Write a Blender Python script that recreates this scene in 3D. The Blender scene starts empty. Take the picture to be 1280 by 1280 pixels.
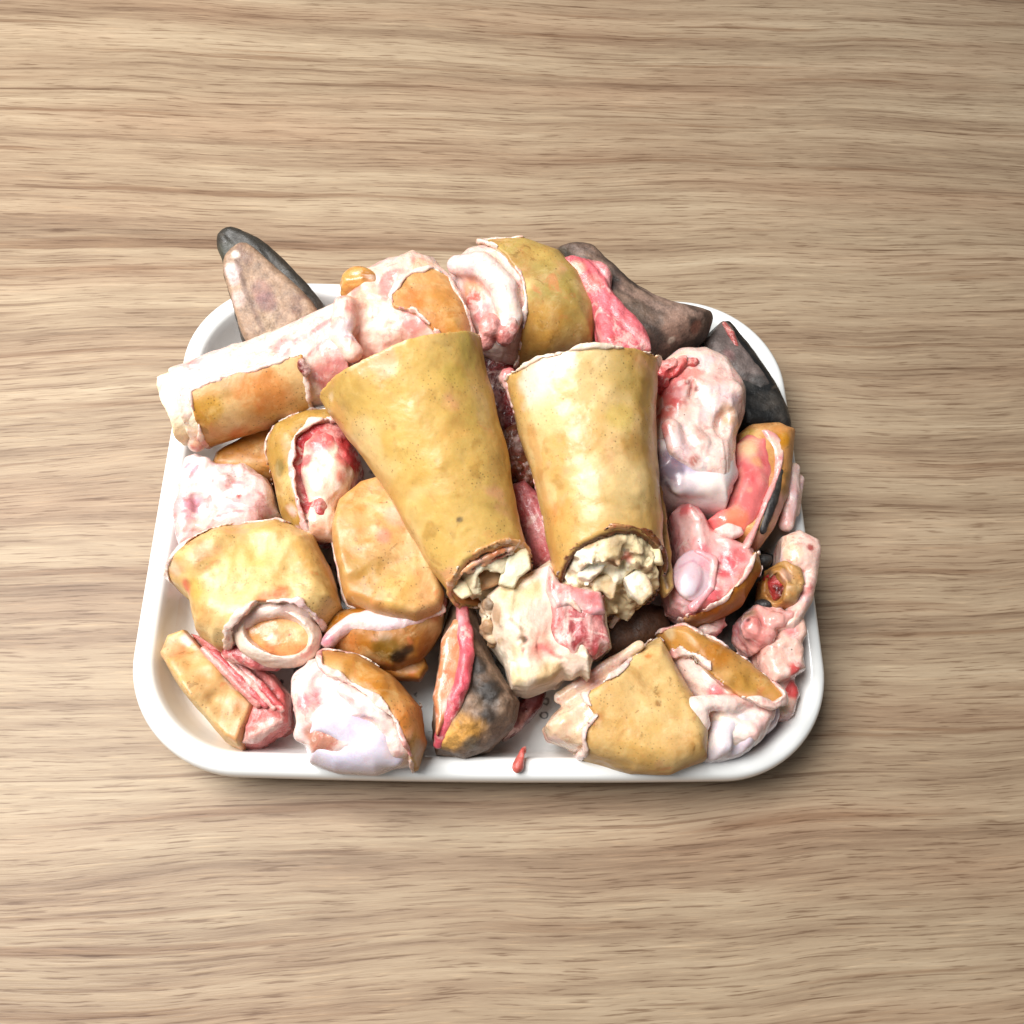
import bpy, math
import numpy as np
from mathutils import Matrix, Vector

S = bpy.context.scene
COL = S.collection

# ------------------------------------------------------------------ camera
FPX = 1108.0                       # focal length in pixels of a 1280 px wide square frame
TILT, ROLL, ROT = 0.4092, 0.2041, 0.1885
RIM = 0.036                        # height of the tray rim above the table
HC = 0.449                         # camera height above the rim
CX, CY = -0.0276 * HC, 0.4374 * HC
cr, sr = math.cos(ROT), math.sin(ROT)
CAM = np.array([-(cr * CX + sr * CY), sr * CX - cr * CY, HC + RIM])
def _rot(v): return np.array([cr * v[0] + sr * v[1], -sr * v[0] + cr * v[1], v[2]])
_r0 = np.array([1.0, 0, 0]); _u0 = np.array([0, math.cos(TILT), math.sin(TILT)])
_f0 = np.array([0, math.sin(TILT), -math.cos(TILT)])
# image x axis and image y axis (down) in world space, camera rolled by ROLL
RIGHT = _rot(math.cos(ROLL) * _r0 + math.sin(ROLL) * _u0)
UP = _rot(-math.sin(ROLL) * _r0 + math.cos(ROLL) * _u0)
FWD = _rot(_f0)
cam_data = bpy.data.cameras.new('camera')
cam = bpy.data.objects.new('camera', cam_data); COL.objects.link(cam)
M = Matrix.Identity(4)
for i in range(3):
    M[i][0] = RIGHT[i]; M[i][1] = UP[i]; M[i][2] = -FWD[i]; M[i][3] = CAM[i]
cam.matrix_world = M
cam_data.sensor_fit = 'HORIZONTAL'
cam_data.angle = 2 * math.atan(640 / FPX)
cam_data.clip_start = 0.01; cam_data.clip_end = 50
S.camera = cam

# ------------------------------------------------------------------ light
world = bpy.data.worlds.new('World'); S.world = world; world.use_nodes = True
bg = world.node_tree.nodes['Background']
bg.inputs['Color'].default_value = (0.93, 0.97, 1.0, 1); bg.inputs['Strength'].default_value = 0.16
def lamp(name, loc, target, size, power, color):
    ld = bpy.data.lights.new(name, 'AREA'); ld.shape = 'RECTANGLE'; ld.size, ld.size_y = size
    ld.energy = power; ld.color = color
    o = bpy.data.objects.new(name, ld); COL.objects.link(o)
    o.location = loc
    o.rotation_euler = (Vector(target) - Vector(loc)).to_track_quat('-Z', 'Y').to_euler()
    return o
lamp('window_light', (-0.62, 0.12, 1.15), (-0.02, 0, 0.03), (0.75, 0.75), 37, (1.0, 0.99, 0.97))
vs = S.view_settings
vs.view_transform = 'Standard'; vs.look = 'None'; vs.exposure = 0.0; vs.gamma = 1.0
S.render.engine = 'CYCLES'

# ------------------------------------------------------------------ small maths
def lin(c):
    c = np.array(c, float) / 255
    return np.where(c <= 0.04045, c / 12.92, ((c + 0.055) / 1.055) ** 2.4)
def at(px, py, z):
    """point at height z that the photograph shows at (px, py)"""
    d = FWD + RIGHT * ((px - 640) / FPX) - UP * ((py - 640) / FPX)
    return CAM + d * ((z - CAM[2]) / d[2])
def kpx(px, py, z): return np.linalg.norm(at(px + 1, py, z) - at(px, py, z))
def proj(P):
    q = P - CAM; w = q @ FWD
    return np.stack([640 + FPX * (q @ RIGHT) / w, 640 - FPX * (q @ UP) / w], -1), w
_rng = np.random.default_rng(7)
_PERM = _rng.permutation(512).astype(np.int32) % 256
_PERM = np.concatenate([_PERM, _PERM])
_VAL = _rng.uniform(-1, 1, 256).astype(np.float32)
def noise1(P, seed=0):
    P = P + np.float32(seed * 17.31)
    i = np.floor(P).astype(np.int32); f = (P - i).astype(np.float32); f = f * f * (3 - 2 * f)
    x, y, z = i[..., 0] & 255, i[..., 1] & 255, i[..., 2] & 255
    def v(a, b, c): return _VAL[_PERM[_PERM[_PERM[x + a] + ((y + b) & 255)] + ((z + c) & 255)] & 255]
    fx, fy, fz = f[..., 0], f[..., 1], f[..., 2]
    a = v(0, 0, 0) * (1 - fx) + v(1, 0, 0) * fx; b = v(0, 1, 0) * (1 - fx) + v(1, 1, 0) * fx
    c = v(0, 0, 1) * (1 - fx) + v(1, 0, 1) * fx; d = v(0, 1, 1) * (1 - fx) + v(1, 1, 1) * fx
    a = a * (1 - fy) + b * fy; c = c * (1 - fy) + d * fy
    return a * (1 - fz) + c * fz
def fbm(P, freq, seed=0, octv=3):
    s = 0; a = 1.0; t = 0
    for k in range(octv):
        s = s + a * noise1(P * freq, seed + k * 3.7); t += a; a *= 0.5; freq *= 2.1
    return s / t
def sst(a, b, x):
    t = np.clip((x - a) / (b - a), 0, 1); return t * t * (3 - 2 * t)
mm = 0.001

# ------------------------------------------------------------------ solid shapes (distance functions)
class Sh:
    def __init__(s, f, lo, hi): s.f, s.lo, s.hi = f, np.array(lo, float), np.array(hi, float)
    def __call__(s, P): return s.f(P)
INF = 1e9
def _bb(pts, r):
    pts = np.array(pts); return pts.min(0) - r, pts.max(0) + r
def ell(px, py, z, rx, ry, rz, ang=0, tip=0):
    """ellipsoid, rx, ry in photo pixels at that height, rz in mm, ang turns rx clockwise, tip tilts along rx"""
    c = at(px, py, z); k = kpx(px, py, z)
    a = math.radians(ang)
    e1 = at(px + 10 * math.cos(a), py + 10 * math.sin(a), z) - c; e1 /= np.linalg.norm(e1)
    e3 = np.array([0, 0, 1.0]); t = math.radians(tip)
    e1, e3 = e1 * math.cos(t) + e3 * math.sin(t), e3 * math.cos(t) - e1 * math.sin(t)
    e2 = np.cross(e3, e1)
    A = np.stack([e1, e2, e3]); r = np.array([rx * k, ry * k, rz * mm]); m = r.min()
    def f(P):
        q = ((P - c) @ A.T) / r
        n = np.sqrt((q * q).sum(-1)) + 1e-9
        g = np.sqrt(((q / r) ** 2).sum(-1)) + 1e-9
        return n * (n - 1) / g
    return Sh(f, c - r.max(), c + r.max())
def chain(pts, rs):
    """rounded strand through [(px,py,z)...] with radii in px"""
    W = [at(*p) for p in pts]
    if np.isscalar(rs): rs = [rs] * len(pts)
    R = [r * kpx(*p) for r, p in zip(rs, pts)]
    def f(P):
        d = None
        for i in range(len(W) - 1):
            a, b = W[i], W[i + 1]; ab = b - a
            t = np.clip(((P - a) @ ab) / (ab @ ab + 1e-12), 0, 1)
            e = np.sqrt(((P - a - t[..., None] * ab) ** 2).sum(-1)) - (R[i] + (R[i + 1] - R[i]) * t)
            d = e if d is None else np.minimum(d, e)
        return d
    lo, hi = _bb(W, max(R)); return Sh(f, lo, hi)
def smooth_poly(poly, n=3):
    p = np.array(poly, float); m = len(p); out = []
    for i in range(m):
        a, b, c, d = p[i - 1], p[i], p[(i + 1) % m], p[(i + 2) % m]
        for k in range(n):
            t = k / n
            out.append(0.5 * (2 * b + (c - a) * t + (2 * a - 5 * b + 4 * c - d) * t * t + (3 * b - a - 3 * c + d) * t ** 3))
    return np.array(out)
def polyd(q, V):
    """signed distance to a polygon V, q (...,2)"""
    x, y = q[..., 0], q[..., 1]
    best = np.full(x.shape, 1e9, np.float32); ins = np.zeros(x.shape, bool)
    for i in range(len(V)):
        a, b = V[i - 1], V[i]; e = b - a
        t = np.clip(((x - a[0]) * e[0] + (y - a[1]) * e[1]) / (e @ e + 1e-12), 0, 1)
        dx = x - a[0] - t * e[0]; dy = y - a[1] - t * e[1]
        best = np.minimum(best, dx * dx + dy * dy)
        c = (a[1] > y) != (b[1] > y)
        if abs(e[1]) > 1e-12: ins ^= c & (x < a[0] + (y - a[1]) * e[0] / e[1])
    d = np.sqrt(best); return np.where(ins, -d, d)
def _plane(poly, z, slope, sm):
    P2 = smooth_poly(poly, sm) if sm > 1 else np.array(poly, float)
    cpx = P2.mean(0)
    W = np.array([at(p[0], p[1], z + slope[0] * (p[0] - cpx[0]) * mm + slope[1] * (p[1] - cpx[1]) * mm) for p in P2])
    o = W.mean(0); _, _, vt = np.linalg.svd(W - o)
    n = vt[2] * np.sign(vt[2][2]); e1 = vt[0]; e2 = np.cross(n, e1)
    return W, o, e1, e2, n
def pil(poly, z, top, bot, R, slope=(0, 0), sm=1):
    """rounded body over an outline: top / bot thickness in mm, edge rounding R in px"""
    W, o, e1, e2, n = _plane(poly, z, slope, sm)
    V = np.stack([(W - o) @ e1, (W - o) @ e2], -1)
    c = np.mean(poly, 0); R = R * kpx(c[0], c[1], z); top *= mm; bot *= mm
    def f(P):
        q = P - o; h = q @ n
        d2 = polyd(np.stack([q @ e1, q @ e2], -1), V)
        T = np.where(h > 0, top, bot)
        a = np.maximum(d2 + R, 0) / R; b = np.abs(h) / T
        return (np.sqrt(a * a + b * b) - 1) * min(R, top, bot)
    lo, hi = _bb(W, 0); lo[2] -= bot; hi[2] += top
    return Sh(f, lo - 2 * mm, hi + 2 * mm)
def prism(poly, z, sm=1, rag=0.0, seed=1, freq=160):
    """upright column over an outline; only for cutting"""
    W, o, e1, e2, n = _plane(poly, z, (0, 0), sm)
    V = W[:, :2]
    def f(P):
        d = polyd(P[..., :2], V)
        return d + (rag * mm * fbm(P, freq, seed, 2) if rag else 0)
    return Sh(f, [-INF] * 3, [INF] * 3)
def _axis(p0, p1):
    a, b = at(*p0), at(*p1); ax = b - a; L = np.linalg.norm(ax); ax = ax / L
    sd = np.cross(ax, [0, 0, 1.0]); sd /= np.linalg.norm(sd)
    return a, b, ax, sd, np.cross(sd, ax), L
def bar(p0, p1, r0, r1, flat=1.0, ext=20, waist=0.0):
    """endless round bar through p0, p1 (px,py,z), radii in px; cut it with caps()"""
    a, b, ax, sd, up, L = _axis(p0, p1)
    R0, R1 = r0 * kpx(*p0), r1 * kpx(*p1)
    def f(P):
        q = P - a; t = np.clip((q @ ax) / L, -0.3, 1.3)
        rho = np.sqrt((q @ sd) ** 2 + ((q @ up) / flat) ** 2)
        return (rho - (R0 + (R1 - R0) * t) * (1 - waist * np.sin(np.pi * np.clip(t, 0, 1)))) * min(1, flat)
    lo, hi = _bb([a - ax * ext * mm, b + ax * ext * mm], max(R0, R1)); return Sh(f, lo, hi)
def caps(p0, p1, end=(0, 0), rag=(0, 0), slant=(0, 0), seed=3, ragf=150):
    """the two cuts across a bar: end lengthens in mm, rag roughens, slant leans the cut back towards the top"""
    a, b, ax, sd, up, L = _axis(p0, p1)
    def f(P):
        q = P - a; u = q @ ax; h = q @ up
        n = fbm(P, ragf, seed, 2) if (rag[0] or rag[1]) else 0
        return np.maximum(-u - end[0] * mm + rag[0] * mm * n + slant[0] * h, u - L - end[1] * mm + rag[1] * mm * n + slant[1] * h)
    return Sh(f, [-INF] * 3, [INF] * 3)
def tube(p0, p1, r0, r1, flat=1.0, end=(0, 0), hollow=None, rag=(0, 0), slant=(0, 0), seed=3, ragf=150):
    s = bar(p0, p1, r0, r1, flat)
    if hollow: s = D(s, bar(p0, p1, r0 * hollow, r1 * hollow, flat))
    return X(s, caps(p0, p1, end, rag, slant, seed, ragf))
def U(*s, k=0.0):
    def f(P):
        d = s[0](P)
        for x in s[1:]:
            e = x(P)
            if k:
                h = np.clip(0.5 + 0.5 * (e - d) / (k * mm), 0, 1)
                d = e * (1 - h) + d * h - k * mm * h * (1 - h)
            else: d = np.minimum(d, e)
        return d
    return Sh(f, np.min([x.lo for x in s], 0), np.max([x.hi for x in s], 0))
def X(a, b):
    lo = np.maximum(a.lo, b.lo); hi = np.minimum(a.hi, b.hi)
    return Sh(lambda P: np.maximum(a(P), b(P)), lo, hi)
def D(a, *bs, k=0.0):
    def f(P):
        d = a(P)
        for b in bs:
            e = -b(P)
            if k:
                h = np.clip(0.5 - 0.5 * (e - d) / (k * mm), 0, 1)
                d = e * (1 - h) + d * h + k * mm * h * (1 - h)
            else: d = np.maximum(d, e)
        return d
    return Sh(f, a.lo, a.hi)
def off(a, r): return Sh(lambda P: a(P) - r * mm, a.lo - max(r, 0) * mm, a.hi + max(r, 0) * mm)
def shell(a, t, out=0.0): # keeps the outer t mm
    def f(P):
        d = a(P) - out * mm
        return np.maximum(d, -d - t * mm)
    return Sh(f, a.lo - out * mm, a.hi + out * mm)
def N(a, amp, freq=70, seed=1, octv=3):
    return Sh(lambda P: a(P) + amp * mm * fbm(P, freq, seed, octv), a.lo - amp * mm, a.hi + amp * mm)
def ridges(a, amp, vec, freq, seed=1):
    """long ridges running along vec: fibres, tendon strands, growth lines"""
    v = np.array(vec, float); v /= np.linalg.norm(v)
    def f(P):
        q = P - (P @ v)[..., None] * v * 0.93
        return a(P) + amp * mm * fbm(q, freq, seed, 2)
    return Sh(f, a.lo - amp * mm, a.hi + amp * mm)
def folds(a, amp, freq, seed=1, warp=10):
    """smooth long lumps parted by soft creases"""
    r = np.random.default_rng(int(seed)); v = r.normal(size=3); v /= np.linalg.norm(v)
    def f(P):
        q = P - (P @ v)[..., None] * v * 0.6
        q = q + warp * mm * np.stack([noise1(P * freq * 0.5, seed + 50 + i) for i in range(3)], -1)
        n = fbm(q, freq, seed, 2); m = fbm(q + 0.31, freq * 1.7, seed + 8, 2)
        crease = np.sqrt(n * n + 0.002) * 2.2 - 0.5
        ridge = 0.45 - np.sqrt(m * m + 0.001) * 2.4          # thin raised membranes
        m2 = noise1(q * freq * 4.1, seed + 21)
        fine = 0.4 - np.sqrt(m2 * m2 + 0.002)
        return a(P) - amp * mm * (0.75 * crease + 0.45 * ridge + 0.38 * fine) + 0.22 * mm * fbm(P, 210, seed + 3, 2)
    return Sh(f, a.lo - 1.6 * amp * mm, a.hi + 1.6 * amp * mm)
def fringe(body, region, w=1.5, seed=1):
    """broken rim of fat and membrane along a cut in the skin"""
    def f(P):
        n = fbm(P, 95, seed, 3)
        return np.maximum(np.abs(region(P) + 0.4 * mm) - w * mm * (0.75 + 2.0 * n), np.abs(body(P) - 0.1 * mm) - 1.3 * mm * (0.9 + 0.8 * fbm(P, 160, seed + 5, 2)))
    return Sh(f, body.lo - 2 * mm, body.hi + 2 * mm)
def half(p0, p1, which):
    a, b, ax, sd, up, L = _axis(p0, p1); s = 1 if which == 'far' else -1
    return Sh(lambda P: s * ((P - (a + b) / 2) @ ax), [-INF] * 3, [INF] * 3)
def above(z): return Sh(lambda P: z - P[..., 2], [-INF] * 3, [INF] * 3)

# ------------------------------------------------------------------ mesh from a solid (surface nets)
def nets(sh, vox):
    lo = sh.lo - 2.5 * vox; hi = sh.hi + 2.5 * vox
    lo[2] = max(lo[2], 0.0045)
    n = np.maximum(np.ceil((hi - lo) / vox).astype(int) + 1, 4)
    ax = [lo[i] + vox * np.arange(n[i]) for i in range(3)]
    # coarse pass finds the blocks the surface can cross
    B = 6
    G = np.full(tuple(n), 0.05, np.float32)
    cs = [np.arange(0, n[i], B) for i in range(3)]
    cc = np.stack(np.meshgrid(*[lo[i] + vox * (cs[i] + B / 2) for i in range(3)], indexing='ij'), -1)
    cd = sh(cc.reshape(-1, 3)).reshape(cc.shape[:3])
    near = np.abs(cd) < vox * B * 1.6 + 3 * mm
    G[...] = np.repeat(np.repeat(np.repeat(np.where(cd > 0, 1, -1), B, 0), B, 1), B, 2)[:n[0], :n[1], :n[2]] * 0.05
    I = np.argwhere(near)
    if len(I):
        o = np.stack(np.meshgrid(*[np.arange(B)] * 3, indexing='ij'), -1).reshape(-1, 3)
        idx = (I[:, None, :] * B + o[None]).reshape(-1, 3)
        idx = idx[(idx < n).all(1)]
        G[idx[:, 0], idx[:, 1], idx[:, 2]] = sh(lo + vox * idx)
    # close the solid at the border of the box (tray floor)
    G[:, :, 0] = np.maximum(G[:, :, 0], vox * 0.5)
    ins = G < 0
    c = [slice(None, -1), slice(1, None)]
    sm = np.zeros(tuple(n - 1) + (3,), np.float32); ct = np.zeros(tuple(n - 1), np.float32)
    base = np.stack(np.meshgrid(*[np.arange(m - 1) for m in n], indexing='ij'), -1)
    corners = [(i, j, k) for i in (0, 1) for j in (0, 1) for k in (0, 1)]
    cnt = sum(ins[c[i], c[j], c[k]].astype(np.int8) for i, j, k in corners)
    act = (cnt > 0) & (cnt < 8)
    A = np.argwhere(act)
    acc = np.zeros((len(A), 3)); num = np.zeros(len(A))
    for p in corners:
        for d in range(3):
            if p[d]: continue
            q = list(p); q[d] = 1
            ga = G[A[:, 0] + p[0], A[:, 1] + p[1], A[:, 2] + p[2]]; gb = G[A[:, 0] + q[0], A[:, 1] + q[1], A[:, 2] + q[2]]
            m = (ga < 0) != (gb < 0)
            t = np.where(m, ga / np.where(ga == gb, 1, ga - gb), 0)
            pos = np.array(p, float)[None].repeat(len(A), 0); pos[:, d] = t
            acc += pos * m[:, None]; num += m
    V = lo + vox * (A + acc / num[:, None])
    ids = np.full(act.shape, -1, np.int64); ids[A[:, 0], A[:, 1], A[:, 2]] = np.arange(len(A))
    F = []
    for d in range(3):
        e1, e2 = (d + 1) % 3, (d + 2) % 3
        s0 = [slice(None)] * 3; s1 = [slice(None)] * 3
        s0[d] = slice(None, -1); s1[d] = slice(1, None)
        ch = ins[tuple(s0)] != ins[tuple(s1)]
        E = np.argwhere(ch)
        E = E[(E[:, e1] > 0) & (E[:, e2] > 0) & (E[:, e1] < n[e1] - 1) & (E[:, e2] < n[e2] - 1)]
        if not len(E): continue
        q = []
        for a, b in ((-1, -1), (0, -1), (0, 0), (-1, 0)):
            e = E.copy(); e[:, e1] += a; e[:, e2] += b
            q.append(ids[e[:, 0], e[:, 1], e[:, 2]])
        q = np.stack(q, 1); flip = ~ins[tuple(E.T)]
        q[flip] = q[flip][:, ::-1]
        F.append(q)
    F = np.concatenate(F); F = F[(F >= 0).all(1)]
    # relax once, then pull back on to the surface
    e = np.concatenate([F[:, [i, (i + 1) % 4]] for i in range(4)])
    w = np.bincount(e[:, 0], minlength=len(V)) + np.bincount(e[:, 1], minlength=len(V))
    for it in range(2):
        s = np.stack([np.bincount(e[:, 0], V[e[:, 1], k], len(V)) + np.bincount(e[:, 1], V[e[:, 0], k], len(V)) for k in range(3)], 1)
        k = (0.6, 0.28)[it]; V = V * (1 - k) + k * s / np.maximum(w, 1)[:, None]
        if it == 0:
            h = vox * 0.5; g = np.stack([sh(V + h * np.eye(3)[k]) - sh(V - h * np.eye(3)[k]) for k in range(3)], 1) / (2 * h)
            g2 = (g * g).sum(1) + 1e-6
            st = -(sh(V) / np.maximum(g2, 0.15))[:, None] * g
            ln = np.linalg.norm(st, axis=1); st *= np.minimum(1, vox * 0.7 / (ln + 1e-9))[:, None]
            V = V + st; V[:, 2] = np.maximum(V[:, 2], 0.0053)
    # keep pieces that are not dust
    return V, F

# ------------------------------------------------------------------ colour of a piece, painted on its points
def wobble(V, seed): return fbm(V, 150, seed + 9, 3)
def paint(V, spec, seed):
    C = np.repeat(lin(spec['c'])[None], len(V), 0)
    Vw = V + 0.011 * np.stack([fbm(V, 48, seed + 71 + i, 3) for i in range(3)], -1)
    if 'dir' in spec:              # colours run in streaks along the fibres
        v = np.array(spec['dir']); v = v / np.linalg.norm(v); Vw = V - (V @ v)[:, None] * v * 0.88
    for i, (c, fr, a, b, s) in enumerate(spec.get('p', [])):
        m = sst(a, b, fbm(Vw, fr, seed + i * 5 + 2, 4)) * s
        C = C * (1 - m[:, None]) + lin(c) * m[:, None]
    if spec.get('b') or spec.get('s'):
        uv, w = proj(V)
        wob = fbm(V, 140, seed + 31, 3)
    def pick(px, py):
        d = np.hypot(uv[:, 0] - px, uv[:, 1] - py)
        m = d < max(4.0, d.min() + 1.5)
        j = np.argwhere(m)[:, 0]; return V[j[np.argmin(w[j])]]
    for it in spec.get('b', []):
        px, py, r, c, s = it[:5]
        p = pick(px, py); R = r / FPX * ((p - CAM) @ FWD)
        d = np.linalg.norm(V - p, axis=1) / R + wob * 0.45
        m = (1 - sst(0.45, 1.15, d)) * s
        C = C * (1 - m[:, None]) + lin(c) * m[:, None]
    for pts, r, c, s in spec.get('s', []):
        W = [pick(*p) for p in pts]; R = r / FPX * ((W[0] - CAM) @ FWD)
        d = np.full(len(V), 1e9)
        for a, b in zip(W[:-1], W[1:]):
            ab = b - a; t = np.clip((V - a) @ ab / (ab @ ab + 1e-12), 0, 1)
            d = np.minimum(d, np.linalg.norm(V - a - t[:, None] * ab, axis=1))
        m = (1 - sst(0.4, 1.2, d / R + wob * 0.5)) * s
        C = C * (1 - m[:, None]) + lin(c) * m[:, None]
    if spec.get('layer'):          # colour of the deeper layer, seen on cut edges and the underside
        sh, dep, c = spec['layer']
        m = sst(dep * 0.55, dep * 1.1, -sh(V) / mm + 0.5 * wobble(V, seed))
        C = C * (1 - m[:, None]) + lin(c) * m[:, None]
    return np.clip(C, 0.002, 0.95)

TRIS = 0
def mesh_part(name, sh, mat, spec, parent, base, vox=1.0, seed=1):
    global TRIS
    V, F = nets(sh, vox * mm)
    C = paint(V, spec, seed)
    me = bpy.data.meshes.new(name)
    me.vertices.add(len(V)); me.vertices.foreach_set('co', (V - base).astype(np.float32).ravel())
    me.loops.add(len(F) * 4); me.loops.foreach_set('vertex_index', F.astype(np.int32).ravel())
    me.polygons.add(len(F)); me.polygons.foreach_set('loop_start', np.arange(0, len(F) * 4, 4, dtype=np.int32))
    me.polygons.foreach_set('use_smooth', np.ones(len(F), bool))
    me.update(calc_edges=True); me.validate()
    at_ = me.color_attributes.new('Col', 'FLOAT_COLOR', 'POINT')
    at_.data.foreach_set('color', np.concatenate([C, np.ones((len(C), 1))], 1).astype(np.float32).ravel())
    me.materials.append(MAT[mat])
    o = bpy.data.objects.new(name, me); COL.objects.link(o); o.parent = parent
    TRIS += 2 * len(F)
    return o
_seed = [0]
def thing(name, label, cat, parts, group=None, vox=1.0):
    """parts: (name, solid, material, colour) or (name, solid, material, colour, [sub-parts])"""
    lo = np.min([p[1].lo for p in parts], 0); hi = np.max([p[1].hi for p in parts], 0)
    base = np.array([(lo[0] + hi[0]) / 2, (lo[1] + hi[1]) / 2, max(lo[2], 0.005)])
    e = bpy.data.objects.new(name, None); COL.objects.link(e)
    e.empty_display_size = 0.01; e.location = base
    e['label'] = label; e['category'] = cat
    if group: e['group'] = group
    for p in parts:
        _seed[0] += 1
        o = mesh_part(p[0], p[1], p[2], p[3], e, base, vox, _seed[0])
        for q in (p[4] if len(p) > 4 else []):
            _seed[0] += 1
            mesh_part(q[0], q[1], q[2], q[3], o, base, vox, _seed[0])
    return e

# ------------------------------------------------------------------ materials
MAT = {}
class NT:
    def __init__(s, name):
        s.m = bpy.data.materials.new(name); s.m.use_nodes = True; s.t = s.m.node_tree
        s.b = s.t.nodes['Principled BSDF']; MAT[name] = s.m
    def n(s, kind, **kw):
        x = s.t.nodes.new(kind)
        for k, v in kw.items():
            if k in x.inputs: x.inputs[k].default_value = v
            else: setattr(x, k, v)
        return x
    def l(s, a, b): s.t.links.new(a, b)
    def math(s, op, a, b=None, clamp=False):
        x = s.n('ShaderNodeMath', operation=op); x.use_clamp = clamp
        for i, v in enumerate((a, b)):
            if v is None: continue
            if hasattr(v, 'links'): s.l(v, x.inputs[i])
            else: x.inputs[i].default_value = v
        return x.outputs[0]
    def mix(s, blend, fac, a, b):
        x = s.n('ShaderNodeMix', data_type='RGBA', blend_type=blend)
        for i, v in ((0, fac), (6, a), (7, b)):
            if hasattr(v, 'links'): s.l(v, x.inputs[i])
            else: x.inputs[i].default_value = v if i == 0 else tuple(v) + (1,)
        return x.outputs[2]
    def ramp(s, fac, stops, interp='LINEAR'):
        x = s.n('ShaderNodeValToRGB'); x.color_ramp.interpolation = interp
        el = x.color_ramp.elements
        while len(el) < len(stops): el.new(0.5)
        for e, (p, c) in zip(el, stops):
            e.position = p; e.color = tuple(c) + (1,) if hasattr(c, '__len__') else (c, c, c, 1)
        s.l(fac, x.inputs[0]); return x.outputs[0]
    def noise(s, co, scale, detail=4, rough=0.55, vec=None):
        x = s.n('ShaderNodeTexNoise', Scale=scale, Detail=detail, Roughness=rough)
        if vec:
            mp = s.n('ShaderNodeMapping'); mp.inputs['Scale'].default_value = vec; s.l(co, mp.inputs[0]); co = mp.outputs[0]
        s.l(co, x.inputs['Vector']); return x.outputs['Fac']

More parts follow.
